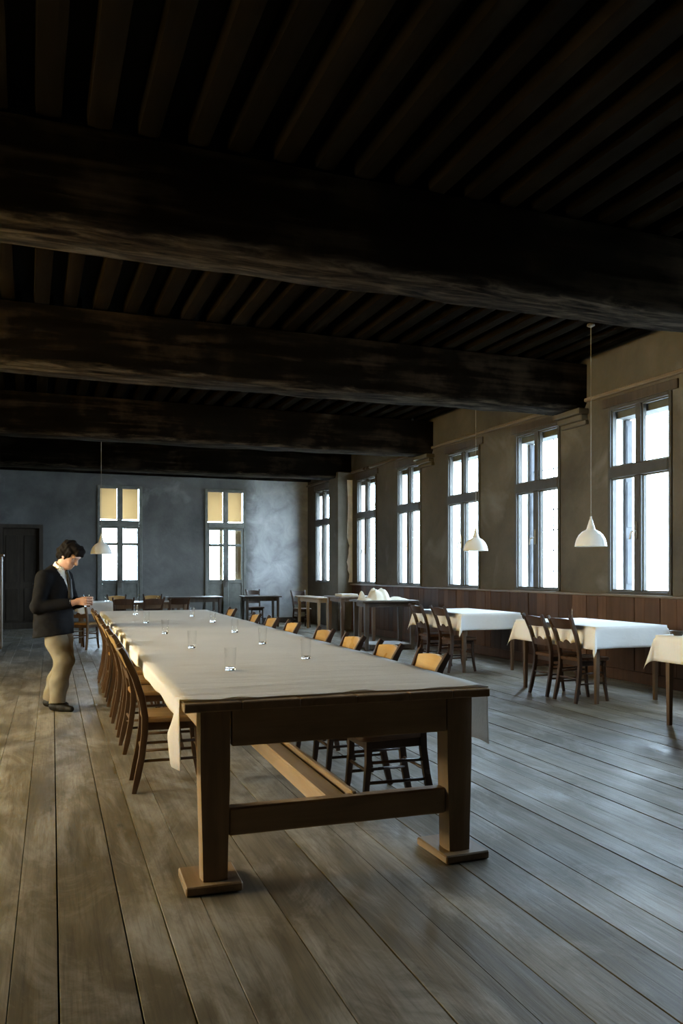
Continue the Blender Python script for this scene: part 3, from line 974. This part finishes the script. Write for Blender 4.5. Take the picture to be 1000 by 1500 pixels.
# ---------------------------------------------------------------- glasses
def make_glass(h=.122, r=.034):
    t = empty('drinking_glass', label='x', cat='glass')
    MB().lathe([(r*.82, .0165), (r*.86, .03), (r, h), (r-.0022, h), (r*.84, .03), (r*.80, .0165)], 28).build('bowl', M['glass'], t, smooth=40)
    MB().lathe([(0, 0), (r*.78, 0), (r*.82, .003), (r*.82, .0155), (r*.6, .0155), (0, .012)], 28).build('base', M['glass_base'], t, smooth=40)
    return t
gp = make_glass()
GL = [(1.01, 4.34, 'largest clear glass, nearest to the camera on the long cloth'), (1.58, 4.74, 'clear glass near the right chairs, nearest on that side of the cloth'),
      (1.05, 5.69, 'second clear glass from the near end in the left row on the long cloth'), (1.60, 5.82, 'second clear glass from the near end in the right row on the long cloth'),
      (1.07, 7.06, 'third clear glass from the near end in the left row on the long cloth'), (1.67, 7.0, 'third clear glass from the near end in the right row on the long cloth'),
      (1.11, 8.6, 'fourth clear glass from the near end in the left row on the long cloth'), (1.78, 8.46, 'fourth clear glass from the near end in the right row on the long cloth'),
      (1.19, 10.24, 'farthest clear glass in the left row on the long cloth'), (1.79, 9.69, 'farthest clear glass in the right row on the long cloth')]
for i, (x, y, lab) in enumerate(GL):
    put(gp, x, y, random.uniform(0, 6), lab, 'glasses on the long table', TH+.0095)
put(gp, 5.80, 7.74, 0, 'clear glass on the white window table below the blue white lamp', 'glasses on the window tables', .7908)

bw = MB().lathe([(0, 0), (.035, 0), (.038, .008), (.060, .022), (.072, .042), (.069, .043), (.056, .025), (.03, .012), (0, .011)], 28).build('bowl', M['darkwood'], None, smooth=40, loc=(5.26, 5.52, .790))
tag(bw, 'small dark bowl on the white cloth at the right edge of the picture', 'bowl')
# ---------------------------------------------------------------- pendant lamps
def make_lamp(drop):
    t = empty('pendant_lamp', label='x', cat='lamp', group='pendant lamps')
    R_ = .175
    prof = [(.013, .30), (.020, .285), (.030, .25), (.046, .195), (.052, .185), (.060, .178), (.095, .160), (.130, .125), (.155, .080), (.168, .035), (.172, .006), (.176, 0)]
    inner = [(r-.003, z-.003) for r, z in prof[::-1]]
    MB().lathe(prof + inner, 40).build('shade', M['lamp'], t, smooth=50)
    MB().lathe([(0, .10), (.018, .095), (.03, .07), (.028, .045), (.016, .03), (0, .027)], 16).build('bulb', M['lamp'], t, smooth=True)
    MB().lathe([(.0, .33), (.009, .33), (.013, .30), (.013, .16), (0, .16)], 12).build('socket', M['lamp'], t, smooth=40)
    MB().lathe([(.0032, .325), (.0032, drop)], 8).build('cord', M['cord'], t, smooth=True)
    MB().lathe([(0, drop), (.04, drop), (.045, drop-.02), (.03, drop-.03), (0, drop-.032)], 16).build('ceiling_cap', M['darkwood'], t, smooth=50)
    return t
lp = make_lamp(ZJ+.0-1.63)
put(lp, 5.79, 7.37, 0, 'nearest white enamel pendant lamp, hanging beside the rightmost window', 'pendant lamps', 1.63)
put(lp, 5.90, 10.05, 0, 'enamel pendant lamp hanging in front of the third window from the right', 'pendant lamps', 1.645)
put(lp, 1.06, 13.9, 0, 'small dull pendant lamp in front of the left back door', 'pendant lamps', 1.64)

# ---------------------------------------------------------------- tables at the back
ta = make_table('dining_table', 2.0, .90, .78, .06, M['twood'], 'brown table with chairs around it behind the far end of the long table')
ta.location = (1.75, 15.55, 0)
c = link('tablecloth', drape(.62, .90, .7825, .004, .20, 9), M['cloth'], None, (1.062, 15.55, 0))
c.modifiers.new('thickness', 'SOLIDIFY').thickness = .0015; c.modifiers[0].offset = 1
tag(c, 'small white cloth over the left end of the back table', 'tablecloth')
put(cL, .86, 14.75, .95, 'brown chair turned askew at the left end of the back table', 'chairs at the back table')
for x, y, rz, pr, lab in ((1.52, 14.92, math.pi/2-.1, cD, 'left chair along the near side of the back table'), (1.98, 14.86, math.pi/2+.1, cD, 'middle chair along the near side of the back table'), (2.46, 14.86, math.pi/2, cD, 'right chair along the near side of the back table'),
                     (1.55, 16.2, -math.pi/2, cR, 'left chair behind the back table, facing the camera'), (2.25, 16.2, -math.pi/2, cR, 'right chair behind the back table, facing the camera')):
    put(pr, x, y, rz, lab, 'chairs at the back table')
for x, y, lab in ((1.25, 15.45, 'left glass on the back table, on the small white cloth'), (1.32, 15.60, 'second glass from the left on the back table'), (1.85, 15.5, 'third glass from the left on the back table'), (2.2, 15.45, 'right glass on the back table')):
    put(gp, x, y, 0, lab, 'glasses on the back table', .7885 if x < 1.4 else .7805)
tb = make_table('side_table', 1.2, .75, .78, .06, M['darkwood'], 'bare dark wooden table standing in front of the right back door')
tb.location = (3.42, 18.3, 0)
tc_ = make_table('side_table', .92, .72, .75, .065, M['darkwood'], 'small bare dark table by the blue lit back wall')
tc_.location = (5.22, 19.2, 0); tc_.rotation_euler = (0, 0, -.06)
put(cD, 5.24, 19.72, -math.pi/2, 'dark chair behind the small bare table by the blue lit wall', 'dark chairs at the bare tables')
td = make_table('console_table', .38, 1.55, .775, .07, M['lightwood'], 'narrow pale wooden table at the pier by the last window')
td.location = (5.99, 17.45, 0)
put(cD, 6.08, 18.55, -math.pi/2, 'dark chair at the far end of the narrow pale table', 'dark chairs at the bare tables')
tf = make_table('serving_table', .80, .85, .885, .075, M['twood'], 'tall brown table behind the cloth heap, with folded cloths on it', apron=.07)
tf.location = (5.62, 14.15, 0)
te = make_table('serving_table', 1.02, .80, .85, .09, M['darkwood'], 'tall dark table with a crumpled cream cloth heap on it', apron=.08)
te.location = (5.74, 12.92, 0); te.rotation_euler = (0, 0, -.08)
MB().box(-.36, .40, -.33, .33, .012, .095, .006).build('lower_shelf', M['darkwood'], te)
o = MB().box(-.33, .37, -.30, .30, .0955, .103, .003).build('shelf_board', plain('pale_grey_board', (.5, .5, .5), .5), te); o['label'] = 'pale grey board'
# folded cloths
o = MB()
for k in range(4):
    j = random.uniform(-.01, .01)
    o.box(-.17+j, .15+j, -.20+j, .18-j, .0005+.012*k, .012+.012*k, .005)
o = o.build('folded_cloths', M['heap']); o.location = (5.45, 13.98, .886); tag(o, 'flat pile of folded cream cloths on the tall brown table', 'cloth')
# crumpled cloth heap
def heap():
    nx, ny = 78, 46
    lumps = [(-.10, 0, .235, .17, .15), (-.20, .02, .16, .10, .14), (.02, -.03, .19, .09, .13), (-.33, -.05, .05, .09, .1), (.26, .0, .06, .18, .10), (.40, -.02, .03, .06, .08), (-.36, .08, .20, .07, .05), (.13, .08, .03, .12, .1)]
    def hgt(x, y):
        z = 0
        for cx, cy_, a, rx, ry in lumps:
            q = ((x-cx)/rx)**2 + ((y-cy_)/ry)**2
            z += (a*max(0, 1-q)**.6)**2.2 if q < 1 else 0
        z = z**(1/2.2)
        if z > 0:
            th_ = math.atan2((y+.01)*1.5, x+.12); rr_ = math.hypot(x+.12, y*1.3); z *= .84 + .26*(1-abs(math.sin(2.5*th_+1.2*math.sin(14*rr_)+.6)))**1.5*min(1, rr_/.08); wv = min(1, z/.09)*.55; z += wv*(-.034*abs(math.sin(8*x+6*y+1.6*math.sin(7*y+2)))**.7 + .020*abs(math.sin(15*x-10*y+1.5*math.sin(8*x))) + .012*math.sin(24*y+9*x))
            z *= .92
        return z
    vs = []; idx = {}
    fs = []
    xs = np.linspace(-.47, .49, nx); ys = np.linspace(-.22, .24, ny)
    H_ = np.array([[hgt(x, y) for x in xs] for y in ys])
    for _ in range(3):
        P = np.pad(H_, 1, mode='edge')
        H_ = (P[1:-1, 1:-1]*2 + P[:-2, 1:-1] + P[2:, 1:-1] + P[1:-1, :-2] + P[1:-1, 2:])/6
    keep = H_ > .004
    m = MB()
    for j, y in enumerate(ys):
        for i, x in enumerate(xs):
            vs.append((x, y, max(.002, H_[j, i])))
    for j in range(ny-1):
        for i in range(nx-1):
            if keep[j, i] or keep[j+1, i] or keep[j, i+1] or keep[j+1, i+1]:
                fs.append((j*nx+i, j*nx+i+1, (j+1)*nx+i+1, (j+1)*nx+i))
    me = bpy.data.meshes.new('heap'); me.from_pydata(vs, [], fs)
    bm = bmesh.new(); bm.from_mesh(me)
    bmesh.ops.delete(bm, geom=[v for v in bm.verts if not v.link_faces], context='VERTS')
    r = bmesh.ops.extrude_face_region(bm, geom=bm.faces[:])
    for v in [g for g in r['geom'] if isinstance(g, bmesh.types.BMVert)]: v.co.z = 0.0005
    bmesh.ops.recalc_face_normals(bm, faces=bm.faces[:]); bm.to_mesh(me); bm.free()
    me.polygons.foreach_set('use_smooth', [True]*len(me.polygons))
    return tag(link('cloth_heap', me, M['heap'], None, (5.70, 12.86, .851), -.08), 'crumpled cream cloth heap thrown on the tall dark table', 'cloth')
heap()
# wooden cupboard at the left edge
cb = empty('cupboard', (-.98, 14.75, 0), 0, label='brown wooden cupboard seen edge on at the left of the picture', cat='cupboard')
MB().box(-.5, .5, -.24, .24, .06, 1.60, .006).build('body', M['twood'], cb)
MB().box(-.53, .53, -.27, .27, 1.60, 1.64, .006).build('top', M['twood'], cb)
MB().box(-.47, .47, -.21, .21, 0, .059).build('plinth', M['darkwood'], cb)
for s in (-1, 1):
    dr = MB().box(s*.245-.235, s*.245+.235, -.262, -.241, .10, 1.56, .004).build('door', M['twood'], cb)
    MB().box(s*.245-.16, s*.245+.16, -.272, -.2625, .20, 1.46, .006).build('panel', M['twood'], dr)
    MB().lathe([(0, 0), (.012, .004), (.014, .014), (0, .02)], 10).build('knob', M['metal'], dr, smooth=True, loc=(s*.04, -.29, .85))

# ================================================================ the waiter
def smin(a, b, k):
    if k <= 0: return np.minimum(a, b)
    h = np.clip(.5+.5*(b-a)/k, 0, 1)
    return b*(1-h)+a*h - k*h*(1-h)

class SDF:
    def __init__(s, lo, hi, res):
        s.lo = np.array(lo, float); s.res = res
        s.n = np.ceil((np.array(hi)-s.lo)/res).astype(int)+1
        s.d = np.full(s.n, .3, np.float32)
    def _win(s, lo, hi, m):
        a = np.clip(np.floor((np.array(lo)-m-s.lo)/s.res).astype(int), 0, s.n)
        b = np.clip(np.ceil((np.array(hi)+m-s.lo)/s.res).astype(int)+1, 0, s.n)
        if np.any(b <= a): return None
        g = np.meshgrid(*[s.lo[i]+s.res*np.arange(a[i], b[i]) for i in range(3)], indexing='ij')
        return tuple(slice(a[i], b[i]) for i in range(3)), np.stack(g, -1)
    def put(s, w, d, k, sub=False):
        if sub: s.d[w] = -smin(-s.d[w], d, k)
        else: s.d[w] = smin(s.d[w], d, k)
    def cone(s, a, b, ra, rb, k=.02, sc=None):
        a = np.array(a, float); b = np.array(b, float)
        r = max(ra, rb)
        q = s._win(np.minimum(a, b)-r, np.maximum(a, b)+r, .08)
        if q is None: return s
        w, P = q
        ba = b-a; L = float(ba@ba)+1e-9
        t = np.clip(((P-a)@ba)/L, 0, 1)
        d = np.linalg.norm(P-a-t[..., None]*ba, axis=-1) - (ra+(rb-ra)*t)
        s.put(w, d, k); return s
    def ell(s, c, r, k=.02, R=None, sub=False):
        c = np.array(c, float); r = np.array(r, float)
        m = max(r)
        q = s._win(c-m, c+m, .08)
        if q is None: return s
        w, P = q
        p = P-c
        if R is not None: p = p@R
        l = np.linalg.norm(p/r, axis=-1); g = np.linalg.norm(p/(r*r), axis=-1)+1e-9
        s.put(w, l*(l-1)/g, k, sub); return s
    def chain(s, pts, rs, k=.02):
        for i in range(len(pts)-1): s.cone(pts[i], pts[i+1], rs[i], rs[i+1], k)
        return s
    def cut(s, f, k=.0):
        g = np.meshgrid(*[s.lo[i]+s.res*np.arange(s.n[i]) for i in range(3)], indexing='ij')
        s.d = np.maximum(s.d, f(*g)) if k == 0 else -smin(-s.d, -f(*g), k)
        return s
    def noise(s, amp, fr, seed=0):
        g = np.meshgrid(*[s.lo[i]+s.res*np.arange(s.n[i]) for i in range(3)], indexing='ij')
        x, y, z = g
        s.d = s.d + amp*(np.sin(fr*x+1.3*np.sin(fr*.7*z+seed))*np.sin(fr*.9*y+seed)+.6*np.sin(fr*1.7*z+2*np.sin(fr*x)+seed))
        return s
    def mesh(s, name):
        d = s.d; n = np.array(d.shape)
        ins = d < 0
        c = np.zeros(n-1, int); 
        for i in (0, 1):
            for j in (0, 1):
                for k in (0, 1):
                    c += ins[i:n[0]-1+i, j:n[1]-1+j, k:n[2]-1+k]
        act = (c > 0) & (c < 8)
        ids = np.full(act.shape, -1, int); cells = np.argwhere(act); ids[act] = np.arange(len(cells))
        acc = np.zeros((len(cells), 3)); cnt = np.zeros(len(cells))
        cor = [(i, j, k) for i in (0, 1) for j in (0, 1) for k in (0, 1)]
        for p in cor:
            for ax in range(3):
                if p[ax] == 0:
                    q = list(p); q[ax] = 1
                    a = d[tuple((cells+np.array(p)).T)]; b = d[tuple((cells+np.array(q)).T)]
                    x = (a < 0) != (b < 0)
                    t = np.where(x, a/(a-b+1e-12), 0)
                    pt = np.array(p, float)[None, :] + t[:, None]*(np.array(q)-np.array(p))[None, :]
                    acc[x] += pt[x]; cnt[x] += 1
        V = s.lo + s.res*(cells + acc/cnt[:, None])
        F = []
        for ax in range(3):
            o1, o2 = [a for a in range(3) if a != ax]
            sl0 = [slice(None)]*3; sl1 = [slice(None)]*3
            sl0[ax] = slice(0, n[ax]-1); sl1[ax] = slice(1, n[ax])
            cr = np.argwhere(ins[tuple(sl0)] != ins[tuple(sl1)])
            ok = (cr[:, o1] > 0) & (cr[:, o2] > 0) & (cr[:, o1] < n[o1]-1) & (cr[:, o2] < n[o2]-1)
            cr = cr[ok]
            def idd(d1, d2):
                e = cr.copy(); e[:, o1] += d1; e[:, o2] += d2
                return ids[tuple(e.T)]
            q = np.stack([idd(-1, -1), idd(0, -1), idd(0, 0), idd(-1, 0)], 1)
            F.append(q[(q >= 0).all(1)])
        F = np.concatenate(F)
        me = bpy.data.meshes.new(name); me.from_pydata(V.tolist(), [], F.tolist())
        bm = bmesh.new(); bm.from_mesh(me); bmesh.ops.recalc_face_normals(bm, faces=bm.faces[:]); bm.to_mesh(me); bm.free()
        me.polygons.foreach_set('use_smooth', [True]*len(me.polygons)); me.update()
        return me

WP = (.23, 8.36, 0); WR = -math.radians(34)
wt = empty('person', WP, WR, label='dark haired person in dark jacket and beige trousers bending over a held glass', cat='person')
skin = plain('skin', (.40, .22, .15), .5, noise=.06, scale=30)
navy = plain('dark_jacket_wool', (.0065, .006, .0065), .9, noise=.2, scale=40, bump=.2, spec=.08)
beige = plain('beige_trouser_cloth', (.165, .138, .092), .8, noise=.12, scale=12, bump=.25)
white = plain('white_shirt_cotton', (.70, .68, .62), .75, noise=.04, scale=20)
hairm = plain('dark_brown_hair', (.006, .004, .003), .85, noise=.4, scale=60, bump=.6, spec=.1)
shoem = plain('black_shoe_leather', (.008, .007, .006), .55, spec=.15)
black = plain('black_tie', (.012, .012, .013), .6)
def rotY(a):
    c_, s_ = math.cos(a), math.sin(a)
    return np.array([[c_, 0, s_], [0, 1, 0], [-s_, 0, c_]])
HP = math.radians(34); RH = rotY(HP)
HCN = np.array([.125, 0, 1.505])
def hd(x, y, z): return HCN + RH@np.array([x, y, z])      # head-local -> person
GX, GY, GZ = .325, -.015, 1.005                           # glass held in both hands
B = SDF((-.34, -.36, .02), (.46, .36, 1.72), .0055)
# head
B.ell(hd(0, 0, .03), (.092, .074, .092), .0, RH)
B.ell(hd(.025, 0, -.035), (.068, .060, .085), .03, RH)
B.ell(hd(.055, 0, -.095), (.032, .034, .026), .03, RH)         # chin
B.cone(hd(.086, 0, .020), hd(.112, 0, -.028), .010, .015, .012)  # nose
B.ell(hd(.104, .0, -.030), (.012, .018, .009), .008, RH)
B.cone(hd(.080, -.040, .030), hd(.080, .040, .030), .013, .013, .02)  # brow
for s in (-1, 1):
    B.ell(hd(.077, s*.031, .008), (.012, .015, .010), .006, RH, sub=True)
    B.ell(hd(.060, s*.040, -.028), (.022, .020, .020), .02, RH)
    B.ell(hd(-.005, s*.076, -.010), (.020, .009, .032), .008, RH)     # ears
B.ell(hd(.088, 0, -.060), (.010, .024, .006), .006, RH); B.ell(hd(.084, 0, -.073), (.010, .020, .007), .006, RH)   # lips
B.cone((.02, 0, 1.36), hd(-.02, 0, -.04), .058, .054, .03)
# trunk and legs, under the clothes
B.chain([(-.04, 0, .88), (-.035, 0, 1.05), (-.02, 0, 1.20), (.0, 0, 1.33)], [.115, .105, .115, .07], .05)
for s in (-1, 1):
    B.cone((-.02, 0, 1.30), (-.03, s*.16, 1.285), .07, .055, .04)
LEG = {-1: [(-.03, -.085, .86), (.125, -.10, .475), (.055, -.10, .09)], 1: [(-.04, .085, .86), (.02, .09, .47), (-.135, .09, .115)]}
for s in (-1, 1):
    h, k_, a = LEG[s]
    B.chain([h, k_, a], [.085, .055, .04], .04)
ARM = {-1: [(-.035, -.185, 1.285), (-.07, -.235, 1.01), (.222, -.115, 1.045)], 1: [(-.035, .185, 1.285), (.01, .25, 1.03), (.232, .098, 1.045)]}
for s in (-1, 1):
    sh, el, wr_ = ARM[s]
    B.chain([sh, el, wr_], [.05, .040, .028], .02)
    # palm beside the glass, fingers closing round its front, thumb round its back
    pc = np.array([GX-.015, GY+s*.062, GZ+.055])
    B.cone(wr_, pc+np.array([-.045, s*.012, .0]), .027, .026, .015)
    for dz in (-.022, 0, .022):
        B.cone(pc+np.array([-.05, s*.010, dz*.8]), pc+np.array([.018, -s*.004, dz*1.15]), .014, .0125, .012)
    for f, (dz, sweep, r0) in enumerate(((.036, 68, .0090), (.013, 76, .0095), (-.010, 70, .0090), (-.032, 56, .0082))):
        pts = []
        for q in range(5):
            a = math.radians(90 - 8 - sweep*q/4)
            R_ = .046 + (.012 if q == 1 else .004 if q == 0 else 0)
            pts.append((GX+R_*math.cos(a), GY+s*R_*math.sin(a), GZ+.055+dz))
        pts[0] = tuple(pc+np.array([.016, -s*.002, dz]))
        B.chain(pts, [r0*1.08, r0*1.05, r0, r0*.95, r0*.85], .004)
    pts = [tuple(pc+np.array([-.045, -s*.0, .018]))]
    for a in (128, 148, 168):
        a = math.radians(a); pts.append((GX+.046*math.cos(a), GY+s*.046*math.sin(a), GZ+.088))
    B.chain(pts, [.014, .012, .0105, .009], .006)
body = link('body', B.mesh('body'), skin, wt)
# hair: full wavy mop with a fringe
Hh = SDF((-.08, -.16, 1.34), (.34, .16, 1.74), .006)
Hh.ell(hd(-.025, 0, .050), (.105, .092, .098), .0, RH)
Hh.ell(hd(-.060, 0, -.010), (.070, .085, .085), .03, RH)
Hh.ell(hd(.055, 0, .095), (.062, .075, .048), .03, RH)
Hh.ell(hd(.098, -.02, .075), (.026, .05, .03), .02, RH)
for s in (-1, 1):
    Hh.ell(hd(-.005, s*.070, .035), (.055, .026, .060), .02, RH)
    Hh.ell(hd(.01, s*.075, .0), (.018, .014, .04), .012, RH)
Hh.noise(.006, 62, 1.0)
Hh.ell(hd(.095, 0, -.02), (.05, .075, .085), .008, RH, sub=True)
link('hair', Hh.mesh('hair'), hairm, wt)
for s in (-1, 1):
    e = MB().lathe([(0, -.010), (.006, -.008), (.010, 0), (.006, .008), (0, .010)], 12).build('eye', plain('eye_white', (.6, .58, .55), .3), wt, smooth=True)
    e.location = tuple(hd(.074, s*.031, .008))
# shirt with standing collar
Sh = SDF((-.22, -.24, 1.0), (.24, .24, 1.48), .007)
Sh.chain([(-.03, 0, 1.02), (-.02, 0, 1.20), (.0, 0, 1.32)], [.128, .133, .085], .05)
Sh.cone((-.005, 0, 1.335), (.045, 0, 1.42), .074, .069, .02)
Sh.cut(lambda x, y, z: (z-1.425)*.9 + (x-.03)*.55)
Sh.cut(lambda x, y, z: -(np.sqrt((x-.02-(z-1.36)*.5)**2+y*y)-.062) - 5*np.clip(1.365-z, 0, 1))
link('shirt', Sh.mesh('shirt'), white, wt)
tie = SDF((.02, -.06, 1.05), (.24, .06, 1.40), .005)
tie.cone((.095, 0, 1.352), (.098, 0, 1.335), .018, .014, .01); tie.chain([(.105, 0, 1.33), (.125, 0, 1.26), (.135, 0, 1.10)], [.013, .020, .026], .01)
link('tie', tie.mesh('tie'), black, wt)
# jacket
J = SDF((-.36, -.38, .62), (.30, .38, 1.46), .008)
J.chain([(-.045, 0, .70), (-.05, 0, .82), (-.05, 0, .95), (-.04, 0, 1.12), (-.03, 0, 1.24), (-.015, 0, 1.33)], [.172, .162, .148, .150, .145, .095], .05)
J.cone((-.02, -.09, .86), (.045, -.095, .69), .13, .13, .04)
for s in (-1, 1):
    J.chain([(-.05, s*.085, .70), (-.045, s*.075, .86), (-.04, s*.06, 1.15)], [.142, .134, .125], .05)
    J.cone((-.03, s*.05, 1.305), (-.035, s*.175, 1.285), .085, .078, .04)
    sh, el, wr_ = ARM[s]
    w2 = tuple(np.array(el)*.12 + np.array(wr_)*.88)
    J.chain([sh, el, w2], [.074, .062, .050], .025)
J.noise(.0028, 34, .4)
J.cut(lambda x, y, z: .725 - z + .02*np.sin(8*x))
# front opening: V at the chest
J.cut(lambda x, y, z: -(np.abs(y)*1.0 - np.clip((z-1.10)*.33, 0, .1)) - 6*np.clip(.045-x, 0, 1) - 6*np.clip(1.09-z, 0, 1))
J.cut(lambda x, y, z: (z-1.40) + (x)*.35)
J.cut(lambda x, y, z: -(np.sqrt((x-.02-(z-1.36)*.4)**2+y*y)-.077) - 5*np.clip(1.325-z, 0, 1))
jo = link('jacket', J.mesh('jacket'), navy, wt)
# cuffs
for s in (-1, 1):
    sh, el, wr_ = ARM[s]
    e = np.array(el); w_ = np.array(wr_)
    MB().sweep([tuple(e*.14+w_*.86), tuple(e*.03+w_*.97)], [.040, .038], 14).build('cuff', white, wt, smooth=40)
# trousers
Tr = SDF((-.30, -.26, .04), (.30, .26, .96), .008)
Tr.chain([(-.04, 0, .92), (-.04, 0, .82)], [.118, .118], .03)
for s in (-1, 1):
    h, k_, a = LEG[s]
    kn = np.array(k_); an = np.array(a)
    sh_ = kn*.45+an*.55+np.array([-.012, 0, 0])
    Tr.chain([h, tuple(kn*.5+np.array(h)*.5), k_, tuple(sh_), tuple(an+np.array([.0, 0, -.015]))], [.105, .10, .084, .080, .078], .035)
Tr.noise(.0035, 27, 2.0)
Tr.cut(lambda x, y, z: .075 - z + .012*np.sin(20*x))
Tr.cut(lambda x, y, z: z-.93)
link('trousers', Tr.mesh('trousers'), beige, wt)
# shoes
for s in (-1, 1):
    h, k_, a = LEG[s]
    Z0 = SDF((-.30, -.22, -.02), (.30, .22, .16), .006)
    ax_, ay_, az = a
    lift = .0
    Z0.cone((ax_-.045, ay_, .045), (ax_+.06, ay_, .042), .040, .042, .02)
    Z0.cone((ax_+.05, ay_, .036), (ax_+.155, ay_+s*.012, .028), .042, .030, .03)
    Z0.cone((ax_-.01, ay_, .05), (ax_, ay_, .105), .042, .043, .02)
    Z0.cut(lambda x, y, z: .001-z)
    link('shoe', Z0.mesh('shoe'), shoem, wt)
ca, sa = math.cos(WR), math.sin(WR)
put(gp, WP[0]+GX*ca-GY*sa, WP[1]+GX*sa+GY*ca, 0, 'clear glass held in both hands by the person', 'glass in the hands', GZ)
